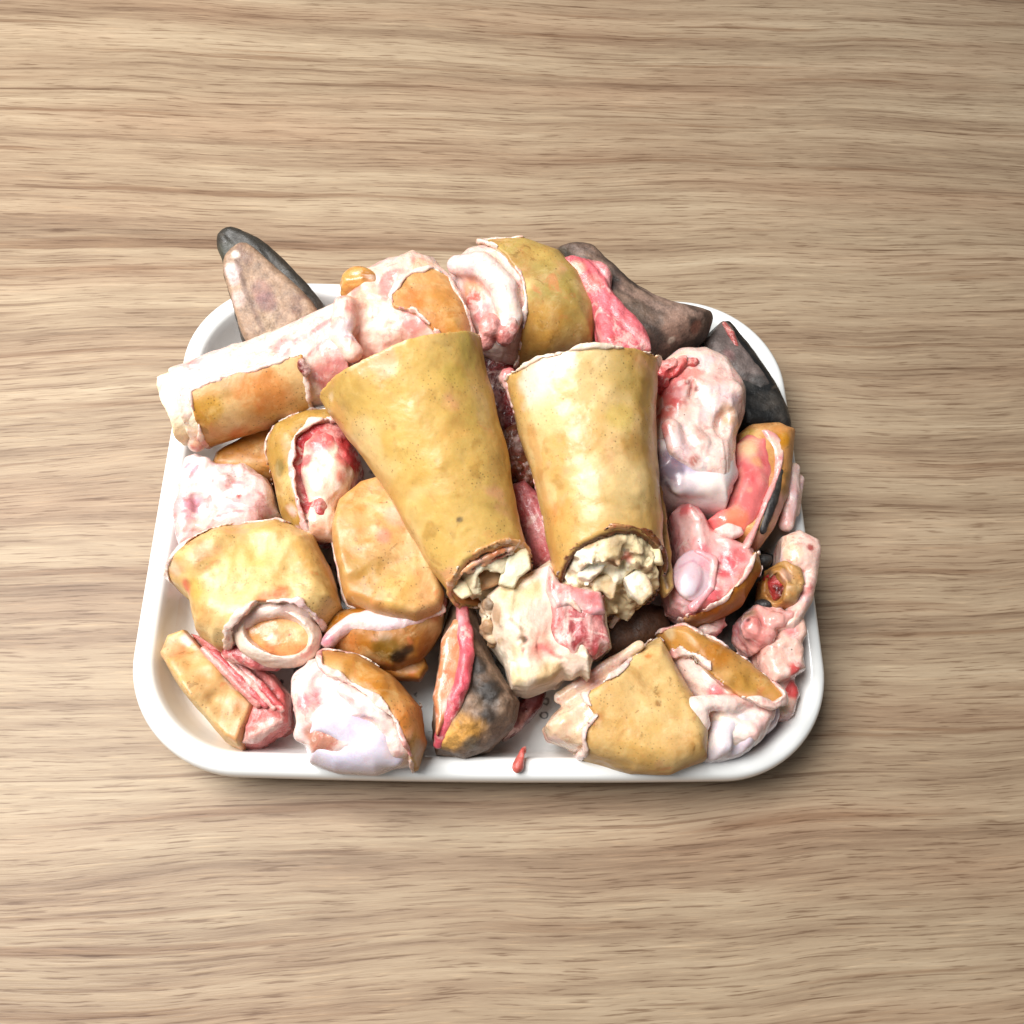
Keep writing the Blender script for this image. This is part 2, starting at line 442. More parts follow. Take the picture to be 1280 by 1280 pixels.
def tissue(name, rough, sss, bump, bscale, spec=0.5, mottle=0.18, pores=0.0, specks=0.0, veins=0.0, fibres=0.0, patch=1.0, coat=0.0, stretch=None, rad=(1.0, 0.35, 0.2), sscale=0.003, bdist=0.0006):
    m = NT(name)
    att = m.n('ShaderNodeAttribute', attribute_name='Col')
    tc0 = m.n('ShaderNodeTexCoord').outputs['Object']
    oi = m.n('ShaderNodeObjectInfo')
    ad = m.n('ShaderNodeVectorMath', operation='ADD'); m.l(tc0, ad.inputs[0]); m.l(oi.outputs['Location'], ad.inputs[1]); tc = ad.outputs[0]
    n1 = m.noise(tc, 170, 6, 0.62); n2 = m.noise(tc, 800, 3, 0.6)
    f = m.math('ADD', m.math('MULTIPLY', n1, 1.3), m.math('MULTIPLY', n2, 0.7))
    x = m.n('ShaderNodeMapRange'); x.inputs[1].default_value = 0.65; x.inputs[2].default_value = 1.35
    x.inputs[3].default_value = 1 - mottle; x.inputs[4].default_value = 1 + mottle
    m.l(f, x.inputs[0])
    cb = m.n('ShaderNodeCombineColor'); [m.l(x.outputs[0], cb.inputs[i]) for i in range(3)]
    col = m.mix('MULTIPLY', 1.0, att.outputs['Color'], cb.outputs[0])
    if pores:
        pt = m.ramp(m.noise(tc, 55, 6, 0.7), [(0.46, 0.0), (0.72, 1.0)])
        col = m.mix('MULTIPLY', m.math('MULTIPLY', pt, 0.45 * patch), col, lin((228, 196, 142)))
        for sc, lo_, hi_, cc, k in ((60, 0.52, 0.72, (236, 210, 158), 0.45), (46, 0.54, 0.66, (164, 116, 64), 0.5), (75, 0.60, 0.66, (204, 120, 84), 0.45), (110, 0.61, 0.66, (120, 88, 44), 0.5), (160, 0.63, 0.70, (236, 214, 176), 0.25)):
            nn = m.n('ShaderNodeTexNoise', Scale=sc, Detail=7, Roughness=0.68, Distortion=0.7)
            of = m.n('ShaderNodeVectorMath', operation='ADD'); of.inputs[1].default_value = (sc * 0.017, 2.9, sc * 0.023)
            m.l(tc, of.inputs[0]); m.l(of.outputs[0], nn.inputs['Vector'])
            col = m.mix('MIX', m.math('MULTIPLY', m.ramp(nn.outputs['Fac'], [(lo_, 0.0), (hi_, 1.0)]), k * patch), col, lin(cc))
        vo = m.n('ShaderNodeTexVoronoi', Scale=520, feature='F1'); m.l(tc, vo.inputs['Vector'])
        sel = m.ramp(m.noise(tc, 48, 4, 0.75), [(0.47, 0.0), (0.62, 1.0)])
        dot = m.ramp(vo.outputs['Distance'], [(0.12, 1.0), (0.30, 0.0)])
        col = m.mix('MIX', m.math('MULTIPLY', m.math('MULTIPLY', sel, dot), pores), col, lin((84, 62, 34)))
    if veins:
        vn = m.math('ABSOLUTE', m.math('SUBTRACT', m.noise(tc, 75, 4, 0.6), 0.5))
        vm = m.math('MULTIPLY', m.ramp(vn, [(0.0, 1.0), (0.028, 0.0)]), m.ramp(m.noise(tc, 40, 2), [(0.48, 0.0), (0.62, 1.0)]))
        col = m.mix('MIX', m.math('MULTIPLY', vm, veins), col, lin((176, 62, 66)))
        for sc, lo_, hi_, cc, k in ((70, 0.57, 0.66, (216, 138, 130), 0.7), (95, 0.61, 0.655, (184, 60, 62), 1.0), (85, 0.54, 0.62, (246, 238, 228), 1.3), (120, 0.62, 0.66, (150, 104, 74), 0.8)):
            nn = m.n('ShaderNodeTexNoise', Scale=sc, Detail=6, Roughness=0.66, Distortion=0.9)
            of = m.n('ShaderNodeVectorMath', operation='ADD'); of.inputs[1].default_value = (sc * 0.013, 1.7, sc * 0.031)
            m.l(tc, of.inputs[0]); m.l(of.outputs[0], nn.inputs['Vector'])
            col = m.mix('MIX', m.math('MULTIPLY', m.ramp(nn.outputs['Fac'], [(lo_, 0.0), (hi_, 1.0)]), min(1.0, veins * k)), col, lin(cc))
    if specks:
        vo = m.n('ShaderNodeTexVoronoi', Scale=150, feature='F1'); m.l(tc, vo.inputs['Vector'])
        wn = m.n('ShaderNodeSeparateColor'); m.l(vo.outputs['Color'], wn.inputs[0])
        dot = m.math('MULTIPLY', m.ramp(vo.outputs['Distance'], [(0.05, 1.0), (0.085, 0.0)]), m.math('GREATER_THAN', wn.outputs[0], 0.80))
        col = m.mix('MIX', m.math('MULTIPLY', dot, specks), col, lin((40, 28, 22)))
    if pores:
        hs_ = m.n('ShaderNodeHueSaturation', Saturation=1.06, Value=0.9); m.l(col, hs_.inputs['Color']); col = hs_.outputs[0]
    m.l(col, m.b.inputs['Base Color'])
    r = m.n('ShaderNodeMapRange'); r.inputs[1].default_value = 0.3; r.inputs[2].default_value = 0.7
    r.inputs[3].default_value = rough - 0.1; r.inputs[4].default_value = rough + 0.16
    m.l(m.noise(tc, 140, 4, 0.6), r.inputs[0]); m.l(r.outputs[0], m.b.inputs['Roughness'])
    m.b.inputs['Specular IOR Level'].default_value = spec
    if sss:
        m.b.inputs['Subsurface Weight'].default_value = sss
        m.b.inputs['Subsurface Radius'].default_value = rad
        m.b.inputs['Subsurface Scale'].default_value = sscale
    m.b.inputs['Coat Weight'].default_value = coat; m.b.inputs['Coat Roughness'].default_value = 0.12
    if fibres:
        rn = m.n('ShaderNodeTexNoise', noise_type='RIDGED_MULTIFRACTAL', Scale=1.0, Detail=5, Roughness=0.6, Distortion=0.6)
        mp = m.n('ShaderNodeMapping'); mp.inputs['Scale'].default_value = (150, 60, 110); mp.inputs['Rotation'].default_value = (0.4, 0.3, 0.9)
        m.l(tc, mp.inputs[0]); m.l(mp.outputs[0], rn.inputs['Vector'])
        fb = m.ramp(rn.outputs['Fac'], [(0.0, 0.0), (0.9, 1.0)])
        col = m.mix('MULTIPLY', fibres, col, m.mix('MIX', fb, lin((214, 150, 140)), lin((255, 250, 246))))
        m.l(col, m.b.inputs['Base Color'])
    bn = m.math('ADD', m.noise(tc, bscale, 6, 0.65, stretch), m.math('MULTIPLY', m.noise(tc, bscale * 0.35, 4, 0.6), 1.6))
    if fibres: bn = m.math('ADD', bn, m.math('MULTIPLY', fb, 1.5))
    bp = m.n('ShaderNodeBump', Strength=bump, Distance=bdist); m.l(bn, bp.inputs['Height'])
    m.l(bp.outputs[0], m.b.inputs['Normal'])
tissue('skin', 0.42, 0.2, 0.3, 420, pores=0.65, specks=0.6, mottle=0.10, bdist=0.0006)
tissue('shank_skin', 0.36, 0.2, 0.25, 420, pores=0.65, specks=0.6, mottle=0.08, patch=0.4, coat=0.12, bdist=0.0006)
tissue('dark_skin', 0.5, 0.03, 1.0, 380, mottle=0.5)
tissue('flesh', 0.27, 0.3, 0.55, 260, mottle=0.07, coat=0.35, veins=0.35, fibres=0.22, specks=0.8, bdist=0.0009)
tissue('meat', 0.30, 0.2, 0.9, 320, mottle=0.25, coat=0.25, veins=0.5, fibres=0.6, specks=0.5, bdist=0.001)
tissue('cartilage', 0.26, 0.3, 0.25, 160, mottle=0.05, coat=0.2, veins=0.12)
tissue('bone', 0.5, 0.15, 0.6, 420, mottle=0.14, bdist=0.0008)
tissue('wet_membrane', 0.2, 0.35, 0.25, 180, mottle=0.10, coat=0.4, veins=0.06)
tissue('marrow', 0.3, 0.4, 0.8, 300, mottle=0.2, coat=0.3)
tissue('horn', 0.45, 0.02, 1.0, 220, mottle=0.55, stretch=(1, 1, 4))

# tray: glazed white, printed grey marks on its floor
m = NT('tray_white')
tc = m.n('ShaderNodeTexCoord').outputs['Object']
m.b.inputs['Roughness'].default_value = 0.22; m.b.inputs['Coat Weight'].default_value = 0.3
sx = m.n('ShaderNodeSeparateXYZ'); m.l(tc, sx.inputs[0])
vo = m.n('ShaderNodeTexVoronoi', Scale=95); m.l(tc, vo.inputs['Vector'])
vo.inputs['Randomness'].default_value = 0.75
blob = m.ramp(m.math('ADD', vo.outputs['Distance'], m.math('MULTIPLY', m.noise(tc, 260, 2), 0.35)), [(0.36, 1.0), (0.42, 0.0)])
ring = m.ramp(vo.outputs['Distance'], [(0.10, 0.0), (0.16, 1.0)])
inx = m.math('LESS_THAN', m.math('ABSOLUTE', sx.outputs[0]), 0.11)
iny = m.math('LESS_THAN', m.math('ABSOLUTE', sx.outputs[1]), 0.119)
inz = m.math('LESS_THAN', sx.outputs[2], 0.0075)
msk = m.math('MULTIPLY', m.math('MULTIPLY', inx, iny), inz)
msk = m.math('MULTIPLY', msk, m.math('MULTIPLY', blob, ring))
c = m.mix('MIX', m.math('MULTIPLY', msk, 0.85), (0.86, 0.865, 0.85), (0.10, 0.11, 0.12))
st = m.ramp(m.noise(tc, 24, 4, 0.6), [(0.5, 0.0), (0.75, 1.0)])
low = m.math('LESS_THAN', sx.outputs[2], 0.02)
c = m.mix('MULTIPLY', m.math('MULTIPLY', m.math('MULTIPLY', st, low), 0.6), c, (0.85, 0.72, 0.62))
m.l(c, m.b.inputs['Base Color'])

# table: wood-grain laminate, grain along x
m = NT('wood_grain')
tc = m.n('ShaderNodeTexCoord').outputs['Object']
wp = m.n('ShaderNodeTexNoise', Scale=1.0, Detail=2, Roughness=0.5)
mp = m.n('ShaderNodeMapping'); mp.inputs['Scale'].default_value = (3.0, 5.0, 1); mp.inputs['Location'].default_value = (3.3, 1.2, 0)
m.l(tc, mp.inputs[0]); m.l(mp.outputs[0], wp.inputs['Vector'])
sx = m.n('ShaderNodeSeparateXYZ'); m.l(tc, sx.inputs[0])
w2 = m.noise(tc, 1, 3, 0.5, (14, 30, 1))
y = m.math('ADD', sx.outputs[1], m.math('MULTIPLY', m.math('SUBTRACT', wp.outputs['Fac'], 0.5), 0.03))
y = m.math('ADD', y, m.math('MULTIPLY', m.math('SUBTRACT', w2, 0.5), 0.003))
y = m.math('ADD', y, m.math('MULTIPLY', sx.outputs[0], -0.05))
cb = m.n('ShaderNodeCombineXYZ'); m.l(sx.outputs[0], cb.inputs[0]); m.l(y, cb.inputs[1])
co = cb.outputs[0]
band = m.noise(co, 1, 3, 0.5, (1.0, 40, 1)); mid = m.noise(co, 1, 4, 0.6, (5, 130, 1))
fine = m.noise(co, 1, 5, 0.7, (20, 450, 1)); line = m.noise(co, 1, 3, 0.55, (2.6, 95, 1)); fleck = m.noise(co, 1, 3, 0.6, (34, 800, 1)); line2 = m.noise(co, 1, 3, 0.6, (4.5, 220, 1))
t = m.math('ADD', m.math('MULTIPLY', band, 0.40), m.math('ADD', m.math('MULTIPLY', mid, 0.32), m.math('MULTIPLY', fine, 0.28)))
c = m.ramp(t, [(0.34, lin((114, 93, 74))), (0.43, lin((138, 116, 94))), (0.50, lin((155, 134, 110))), (0.58, lin((169, 149, 124))), (0.70, lin((184, 167, 142)))])
ln = m.ramp(line, [(0.33, 1.0), (0.41, 0.0)])
c = m.mix('MULTIPLY', m.math('MULTIPLY', ln, 0.5), c, lin((176, 140, 114)))
ln = m.ramp(line2, [(0.33, 1.0), (0.40, 0.0)])
c = m.mix('MULTIPLY', m.math('MULTIPLY', ln, 0.5), c, lin((150, 118, 96)))
c = m.mix('MULTIPLY', m.ramp(fleck, [(0.35, 0.6), (0.44, 0.0)]), c, lin((150, 120, 98)))
c = m.mix('MULTIPLY', m.ramp(fleck, [(0.58, 0.0), (0.68, 0.6)]), c, (1.35, 1.33, 1.28))
pk = m.noise(co, 1, 2, 0.5, (3, 22, 1))
c = m.mix('MULTIPLY', m.ramp(pk, [(0.45, 0.0), (0.7, 0.4)]), c, lin((236, 212, 204)))
m.l(c, m.b.inputs['Base Color'])
m.b.inputs['Roughness'].default_value = 0.5; m.b.inputs['Specular IOR Level'].default_value = 0.3
bp = m.n('ShaderNodeBump', Strength=0.3, Distance=0.0006); m.l(m.math('ADD', fine, fleck), bp.inputs['Height']); m.l(bp.outputs[0], m.b.inputs['Normal'])

# ------------------------------------------------------------------ table and tray
me = bpy.data.meshes.new('table_top')
me.from_pydata([(-1.6, -1.2, 0), (1.6, -1.2, 0), (1.6, 1.6, 0), (-1.6, 1.6, 0)], [], [(0, 1, 2, 3)])
me.materials.append(MAT['wood_grain'])
o = bpy.data.objects.new('table_top', me); COL.objects.link(o); o['kind'] = 'structure'
o['label'] = 'pale brown wood-grain table top'

HW, HD, CRN = 0.401 * HC, 0.3273 * HC, 0.1305 * HC
prof = [(4, 3), (5.0, 22), (3.2, 21.5), (1.2, 23), (0.2, 27), (0.5, 31), (1.6, 34.0), (3.4, 35.6), (6.5, 36.2), (9.5, 35.6), (11.4, 33.4), (12.8, 28), (15.5, 20), (17.5, 13), (20.5, 8.2), (25, 5.6), (31, 5.0), (55, 5.0)]
under = [(55, 0.4), (32, 0.4), (24, 1.6), (19, 5), (16, 11)]
prof = [(13.0, 18), (9.5, 27), (8.0, 30.5), (6.0, 31), (4.6, 29), (4.0, 24)] + prof[2:]
loop = prof + under
NS = 20
verts, faces = [], []
def ring_pts(o, z):
    r = CRN - o * 0.85; w, d = HW - o, HD - o; out = []
    for (qx, qy, a0) in ((1, 1, 0), (-1, 1, 90), (-1, -1, 180), (1, -1, 270)):
        for k in range(NS + 1):
            a = math.radians(a0 + 90 * k / NS)
            x = qx * (w - r) + r * math.cos(a); y = qy * (d - r) + r * math.sin(a)
            out.append((x, y, z))
        # a few points along the straight side that follows
        nx, ny = {(1, 1): (-1, 1), (-1, 1): (-1, -1), (-1, -1): (1, -1), (1, -1): (1, 1)}[(qx, qy)]
        a = math.radians(a0 + 90)
        p = out[-1]
        if qx != nx: q = (nx * (w - r), p[1])
        else: q = (p[0], ny * (d - r))
        for k in range(1, 12):
            t = k / 12; out.append((p[0] + (q[0] - p[0]) * t, p[1] + (q[1] - p[1]) * t, z))
    return [(x / (1 + 0.0054 * (y / HD) ** 2), y / (1 + 0.0214 * (x / HW) ** 2), z) for x, y, z in out]
for o_, z_ in loop: verts += ring_pts(o_ * mm, z_ * mm)
nr = len(verts) // len(loop)
for i in range(len(loop)):
    j = (i + 1) % len(loop)
    if loop[i][0] == 55 and loop[j][0] == 55: continue
    for k in range(nr):
        faces.append((i * nr + k, i * nr + (k + 1) % nr, j * nr + (k + 1) % nr, j * nr + k))
it = len(prof) - 1; iu = it + 1
faces.append(tuple(it * nr + k for k in range(nr)))
faces.append(tuple(iu * nr + k for k in reversed(range(nr))))
me = bpy.data.meshes.new('tray'); me.from_pydata(verts, [], faces)
for p in me.polygons: p.use_smooth = True
me.materials.append(MAT['tray_white']); me.update()
import bmesh
bm = bmesh.new(); bm.from_mesh(me); bmesh.ops.recalc_face_normals(bm, faces=bm.faces); bm.to_mesh(me); bm.free()
tray = bpy.data.objects.new('tray', me); COL.objects.link(tray)
tray['label'] = 'white rectangular tray with rounded corners and rolled rim on the wood-grain table'
tray['category'] = 'tray'

# ------------------------------------------------------------------ palettes
TAN = (204, 164, 102); GOLD = (214, 176, 104); PALE = (230, 204, 154); ORANGE = (200, 122, 58); OLIVE = (140, 116, 58)
FAT = (238, 224, 212); CREAM = (228, 206, 168); PINKW = (228, 190, 182); PINK = (210, 100, 106); RED = (182, 48, 52); DRED = (110, 20, 24)
LAV = (216, 208, 220); BONE = (226, 210, 172); BROWN = (120, 78, 45); DARK = (34, 30, 27); GREY = (112, 98, 86); BLACK = (12, 11, 11)
def skinc(c=TAN, b=(), s=(), dirt=0.5):
    return dict(c=c, p=[(PALE, 28, -0.05, 0.45, 0.6), ((196, 132, 70), 36, 0.1, 0.5, 0.5), (OLIVE, 55, 0.16, 0.5, dirt), ((222, 160, 136), 44, 0.22, 0.5, 0.5), ((160, 118, 62), 120, 0.22, 0.5, 0.45)], b=list(b), s=list(s))
def fleshc(c=FAT, b=(), s=(), pk=0.65):
    return dict(c=c, p=[(PINKW, 45, 0.0, 0.45, 0.6), (PINK, 60, 0.10, 0.45, pk), (CREAM, 50, 0.15, 0.6, 0.5), ((214, 196, 204), 75, 0.15, 0.4, 0.5), ((196, 84, 84), 95, 0.26, 0.46, 0.35 + pk * 0.4)], b=list(b), s=list(s))
def meatc(c=PINK, b=(), s=()):
    return dict(c=c, p=[(RED, 60, 0.0, 0.5, 0.7), (PINKW, 85, 0.05, 0.45, 0.7), (DRED, 90, 0.25, 0.6, 0.5)], b=list(b), s=list(s))
def cartc(c=LAV, b=(), s=()):
    return dict(c=c, p=[(FAT, 40, 0.0, 0.5, 0.7), (PINKW, 55, 0.2, 0.6, 0.5)], b=list(b), s=list(s))
def bonec(c=BONE, b=(), s=()):
    return dict(c=c, p=[((240, 230, 205), 90, 0.0, 0.4, 0.7), ((176, 140, 92), 120, 0.15, 0.5, 0.6)], b=list(b), s=list(s))
def hornc(c=DARK, b=(), s=()):
    return dict(c=c, p=[((62, 56, 50), 60, 0.0, 0.5, 0.8), ((92, 80, 68), 110, 0.25, 0.6, 0.6)], b=list(b), s=list(s))

def skp(body, t, out, region, spec, edge=(236, 214, 188), name='skin', w=1.5):
    """skin cut to a region of a body, pale on its cut side, with a torn rim of fat"""
    _seed[0] += 1
    return (name, X(shell(body, t, out), region), 'skin', dict(spec, layer=(off(body, out), 1.8, edge)),
            [('fat_edge', fringe(body, region, w, _seed[0]), 'flesh', fleshc((234, 214, 200), pk=0.5))] if w else [])
# ------------------------------------------------------------------ the two large shanks on top
Z1a, Z1b = 0.090, 0.068
A, B = (504, 461, Z1a), (613, 724, Z1b)
lat = N(N(bar(A, B, 107, 57, flat=0.95, waist=0.03), 2.8, 26, 5), 0.6, 120, 6)
thing('shank_piece', 'large golden skin-covered shank, the longer of two crossing the top of the pile', 'cow foot', [
    ('skin', X(shell(lat, 3.6), caps(A, B, rag=(0.9, 2.2), slant=(0.05, 0.55), seed=4, ragf=110)), 'shank_skin', dict(skinc((208, 172, 104), b=[
        (430, 480, 40, (178, 146, 82), 0.45), (440, 450, 25, (172, 136, 80), 0.45), (590, 440, 30, (176, 156, 80), 0.6), (575, 470, 22, (196, 172, 88), 0.5), (600, 520, 26, (186, 154, 84), 0.5),
        (480, 620, 34, (190, 148, 84), 0.4), (575, 652, 4, (60, 45, 25), 0.8), (600, 690, 18, (176, 138, 78), 0.5), (420, 520, 20, (214, 160, 100), 0.5)],
        s=[([(410, 500), (430, 440), (500, 404)], 5, (236, 214, 176), 0.6), ([(600, 430), (618, 520), (645, 640)], 16, (164, 128, 68), 0.5), ([(410, 520), (480, 625), (550, 730)], 14, (176, 134, 78), 0.5), ([(562, 735), (590, 705), (620, 685), (650, 680)], 4, (160, 104, 56), 0.6)], dirt=0.3), layer=(lat, 1.9, (214, 150, 92)))),  # long brown strokes down both flanks paint in their shade
    ('flesh', N(X(off(lat, -3.4), caps(A, B, end=(-6, -13), rag=(3, 3), slant=(0, 0.5))), 1.0, 120, 8), 'flesh', fleshc((206, 134, 78), b=[(505, 430, 60, FAT, 0.9)])),
    ('bone', N(X(D(off(lat, -7.5), off(lat, -11.5)), caps(A, B, end=(-60, 3), rag=(1, 9), slant=(0, 0.4), seed=9, ragf=130)), 0.8, 180, 3), 'bone', bonec((226, 212, 178))),
    ('membrane', folds(U(chain([(568, 722, .080), (592, 704, .085), (622, 690, .087), (648, 682, .084)], [3, 4, 4, 3]), chain([(585, 716, .080), (612, 702, .083), (640, 690, .083)], [2.5, 3, 2]), k=1), 0.9, 150, 301), 'flesh', fleshc((214, 160, 110), b=[(620, 692, 16, (206, 130, 76), 0.8)])),
] + [('bone_shard', N(pil(q, z, 2.2, 7, 3, slope=(0, -0.10), sm=1), 0.9, 120, 302 + i), 'bone', dict(c=c, p=[((240, 234, 212), 80, 0.0, 0.3, 0.8), ((190, 150, 104), 110, 0.1, 0.35, 0.5)])) for i, (q, z, c) in enumerate([
    ([(630, 704), (640, 684), (652, 676), (661, 690), (664, 712), (650, 722), (642, 736), (624, 730)], .078, (230, 220, 186)),
    ([(560, 732), (572, 722), (584, 726), (590, 744), (578, 750), (570, 744)], .072, (226, 210, 170)),
    ([(590, 726), (606, 712), (628, 708), (626, 730), (606, 736), (596, 742)], .066, (204, 160, 116))])] + [
    ('fat_edge', X(fringe(lat, caps(A, B, rag=(0.9, 2.2), slant=(0.05, 0.55), seed=4, ragf=110), 1.0, 306), half(A, B, 'near')), 'flesh', dict(c=(206, 160, 104), p=[((196, 150, 92), 70, 0, 0.4, 0.6)])),
])
Z2a, Z2b = 0.088, 0.070
A, B = (727, 470, Z2a), (763, 726, Z2b)
lat = N(N(bar(A, B, 95, 67, flat=0.95, waist=0.07), 2.8, 26, 15), 0.6, 120, 16)
thing('shank_piece', 'shorter golden shank on the pile top with crumbly cream bone in its scorched open end', 'cow foot', [
    ('skin', X(shell(lat, 3.6), caps(A, B, rag=(1.6, 2.2), slant=(0.0, 0.75), seed=14, ragf=90)), 'shank_skin', dict(skinc((202, 162, 100), b=[
        (665, 480, 34, FAT, 0.75), (690, 450, 30, FAT, 0.7), (750, 440, 20, PALE, 0.6), (680, 520, 30, PALE, 0.7), (790, 470, 40, (178, 148, 76), 0.5), (800, 560, 30, (170, 140, 76), 0.4),
        (780, 520, 22, (200, 174, 88), 0.5), (690, 640, 20, (204, 140, 84), 0.5)], s=[([(812, 470), (812, 560), (822, 660)], 14, (158, 120, 62), 0.55), ([(660, 540), (680, 640), (694, 710)], 10, (190, 138, 84), 0.5)], dirt=0.35), layer=(lat, 1.5, (96, 50, 22)))),  # darker side strokes put the shade of the rounded flanks into the colour
    ('flesh', folds(X(off(lat, -3.4), caps(A, B, end=(-6, -9), rag=(4, 4), slant=(0, 0.72))), 1.3, 46, 18), 'flesh', fleshc((150, 96, 54), b=[(720, 430, 50, FAT, 0.9)])),
    ('bone', N(folds(X(off(lat, -4.2), caps(A, B, end=(-60, 4), rag=(1, 8), slant=(0, 0.70), seed=19, ragf=130)), 1.8, 110, 13, 6), 1.1, 300, 14), 'bone', dict(c=(222, 200, 158), p=[((242, 234, 212), 90, 0.0, 0.25, 0.8), ((170, 124, 74), 130, 0.08, 0.25, 0.8), ((110, 72, 40), 170, 0.22, 0.34, 0.8)], b=[(785, 700, 9, RED, 0.6), (775, 680, 14, (130, 96, 56), 0.6), (735, 720, 20, (245, 238, 220), 0.8), (760, 690, 14, (206, 180, 130), 0.6)])),
    ('fat_edge', X(fringe(lat, caps(A, B, rag=(1.6, 2.2), slant=(0.0, 0.75), seed=14, ragf=90), 0.8, 316), half(A, B, 'near')), 'flesh', dict(c=(130, 78, 38), p=[((84, 44, 20), 60, 0, 0.3, 0.8), ((190, 146, 96), 90, 0.1, 0.3, 0.7)])),
    ('fat_edge', X(fringe(lat, caps(A, B, rag=(1.6, 2.2), slant=(0.0, 0.75), seed=14, ragf=90), 1.2, 317), half(A, B, 'far')), 'flesh', dict(c=(236, 222, 200), p=[((214, 180, 116), 50, 0, 0.4, 0.8)])),
] + [('bone_shard', folds(pil(q, z, 3, 9, 4, slope=(0, -0.08), sm=1), 0.7, 90, 320 + i), 'bone', dict(c=c, p=[((246, 240, 222), 80, 0.0, 0.3, 0.8), ((190, 146, 92), 110, 0.1, 0.35, 0.6)])) for i, (q, z, c) in enumerate([
    ([(720, 700), (735, 684), (756, 680), (764, 698), (750, 716), (738, 728), (722, 722)], .082, (240, 232, 208)),
    ([(778, 722), (800, 708), (812, 724), (816, 742), (802, 756), (790, 744)], .076, (232, 218, 180)),
    ([(738, 724), (760, 716), (772, 728), (766, 752), (752, 738), (742, 744)], .074, (226, 206, 168)),
    ([(790, 688), (808, 674), (824, 684), (828, 706), (812, 704), (800, 708)], .082, (226, 204, 158)),
    ([(762, 680), (782, 668), (794, 684), (784, 700), (768, 698)], .086, (206, 176, 126))])] + [
    ('membrane', folds(chain([(634, 470, .088), (643, 505, .086), (662, 545, .083), (670, 600, .078), (688, 680, .072)], [10, 5, 3.5, 3, 3]), 1.2, 200, 23), 'flesh', fleshc(PINKW, b=[(636, 462, 16, PINK, 0.8)])),
    ('skin_flap', N(pil([(812, 612), (824, 603), (832, 640), (838, 690), (843, 735), (833, 745), (822, 720), (816, 670)], .066, 3, 14, 5, sm=1), 1.0, 200, 21), 'skin', skinc((188, 150, 98), s=[([(818, 630), (826, 680), (832, 730)], 4, (70, 40, 22), 0.8)])),
])

# ------------------------------------------------------------------ long fat-covered bar resting on the left rim
A, B = (222, 510, 0.062), (432, 442, 0.066)
body = N(tube(A, B, 58, 60, rag=(3, 3), seed=24, ragf=80), 1.8, 45, 25)
thing('shank_piece', 'shank with a bare white fatty upper side lying across the rim beside the hoof claw', 'cow foot', [
    ('flesh', folds(U(off(body, -2.5), chain([(400, 420, .074), (430, 402, .078)], 26), chain([(385, 470, .07), (410, 480, .066)], 22), ell(246, 556, .058, 10, 9, 4), k=6), 1.3, 46, 26), 'flesh',
        fleshc((236, 220, 206), b=[(420, 470, 30, PINK, 0.6), (350, 432, 18, PINK, 0.6), (245, 557, 12, (190, 90, 80), 0.9), (225, 545, 26, CREAM, 0.8), (410, 415, 30, PINKW, 0.6)],
               s=[([(370, 425), (425, 395)], 4, PINK, 0.6), ([(390, 440), (432, 412)], 4, PINK, 0.5)], pk=0.25)),
    skp(body, 3.5, 0.6, prism([(240, 500), (300, 482), (382, 462), (387, 490), (382, 540), (262, 600), (248, 545)], .075, rag=1.0), skinc((202, 148, 92), b=[(262, 515, 22, (196, 148, 60), 0.7), (330, 490, 40, (204, 120, 56), 0.7), (350, 535, 30, (150, 88, 48), 0.6), (300, 545, 20, (200, 96, 62), 0.5)])),
    ('bone', N(tube((216, 514, .061), (262, 499, .063), 48, 50, rag=(3, 0), seed=27, ragf=70), 1.6, 80, 28), 'bone', bonec((236, 222, 192), b=[(225, 550, 20, (224, 190, 140), 0.8)])),
    ('blood_clot', N(U(ell(377, 456, .089, 6, 8, 3), ell(383, 464, .087, 6, 8, 3), k=2), 0.8, 300, 29), 'meat', meatc((120, 30, 30))),
])

# ------------------------------------------------------------------ hoof claw leaning out over the rim
poly = [(272, 306), (276, 292), (291, 287), (310, 293), (336, 308), (366, 336), (394, 368), (408, 388), (398, 412), (360, 436), (312, 436), (298, 410), (287, 365), (278, 330)]
thing('hoof_claw', 'brown hoof claw with dark horn edge leaning out over the rounded tray corner', 'hoof', [
    ('horn_wall', ridges(N(pil(poly, 0.062, 7, 14, 12, slope=(0, -0.12), sm=3), 0.8, 70, 31), 0.9, at(390, 380, .06) - at(300, 296, .06), 260, 33), 'horn', hornc((48, 44, 38), b=[(280, 315, 18, (70, 70, 58), 0.6)])),
    ('sole', N(pil([(279, 326), (296, 308), (316, 308), (345, 335), (375, 362), (396, 388), (385, 408), (350, 432), (314, 434), (298, 405), (286, 365)], 0.067, 4.5, 6, 9, slope=(0, -0.12), sm=3), 1.2, 90, 32), 'dark_skin',
        dict(c=(150, 122, 100), p=[((176, 148, 124), 50, 0, 0.4, 0.8), ((104, 72, 62), 70, 0.1, 0.5, 0.7)],
             b=[(290, 335, 12, (214, 190, 184), 0.95), (296, 350, 9, (205, 180, 176), 0.8), (302, 372, 12, (196, 168, 160), 0.7), (325, 360, 16, (128, 84, 80), 0.6), (335, 375, 14, (116, 76, 78), 0.6), (335, 405, 16, (176, 150, 124), 0.6), (297, 316, 6, (210, 200, 190), 0.9)], s=[([(300, 325), (310, 360), (330, 410)], 4, (96, 70, 62), 0.6)])),
])

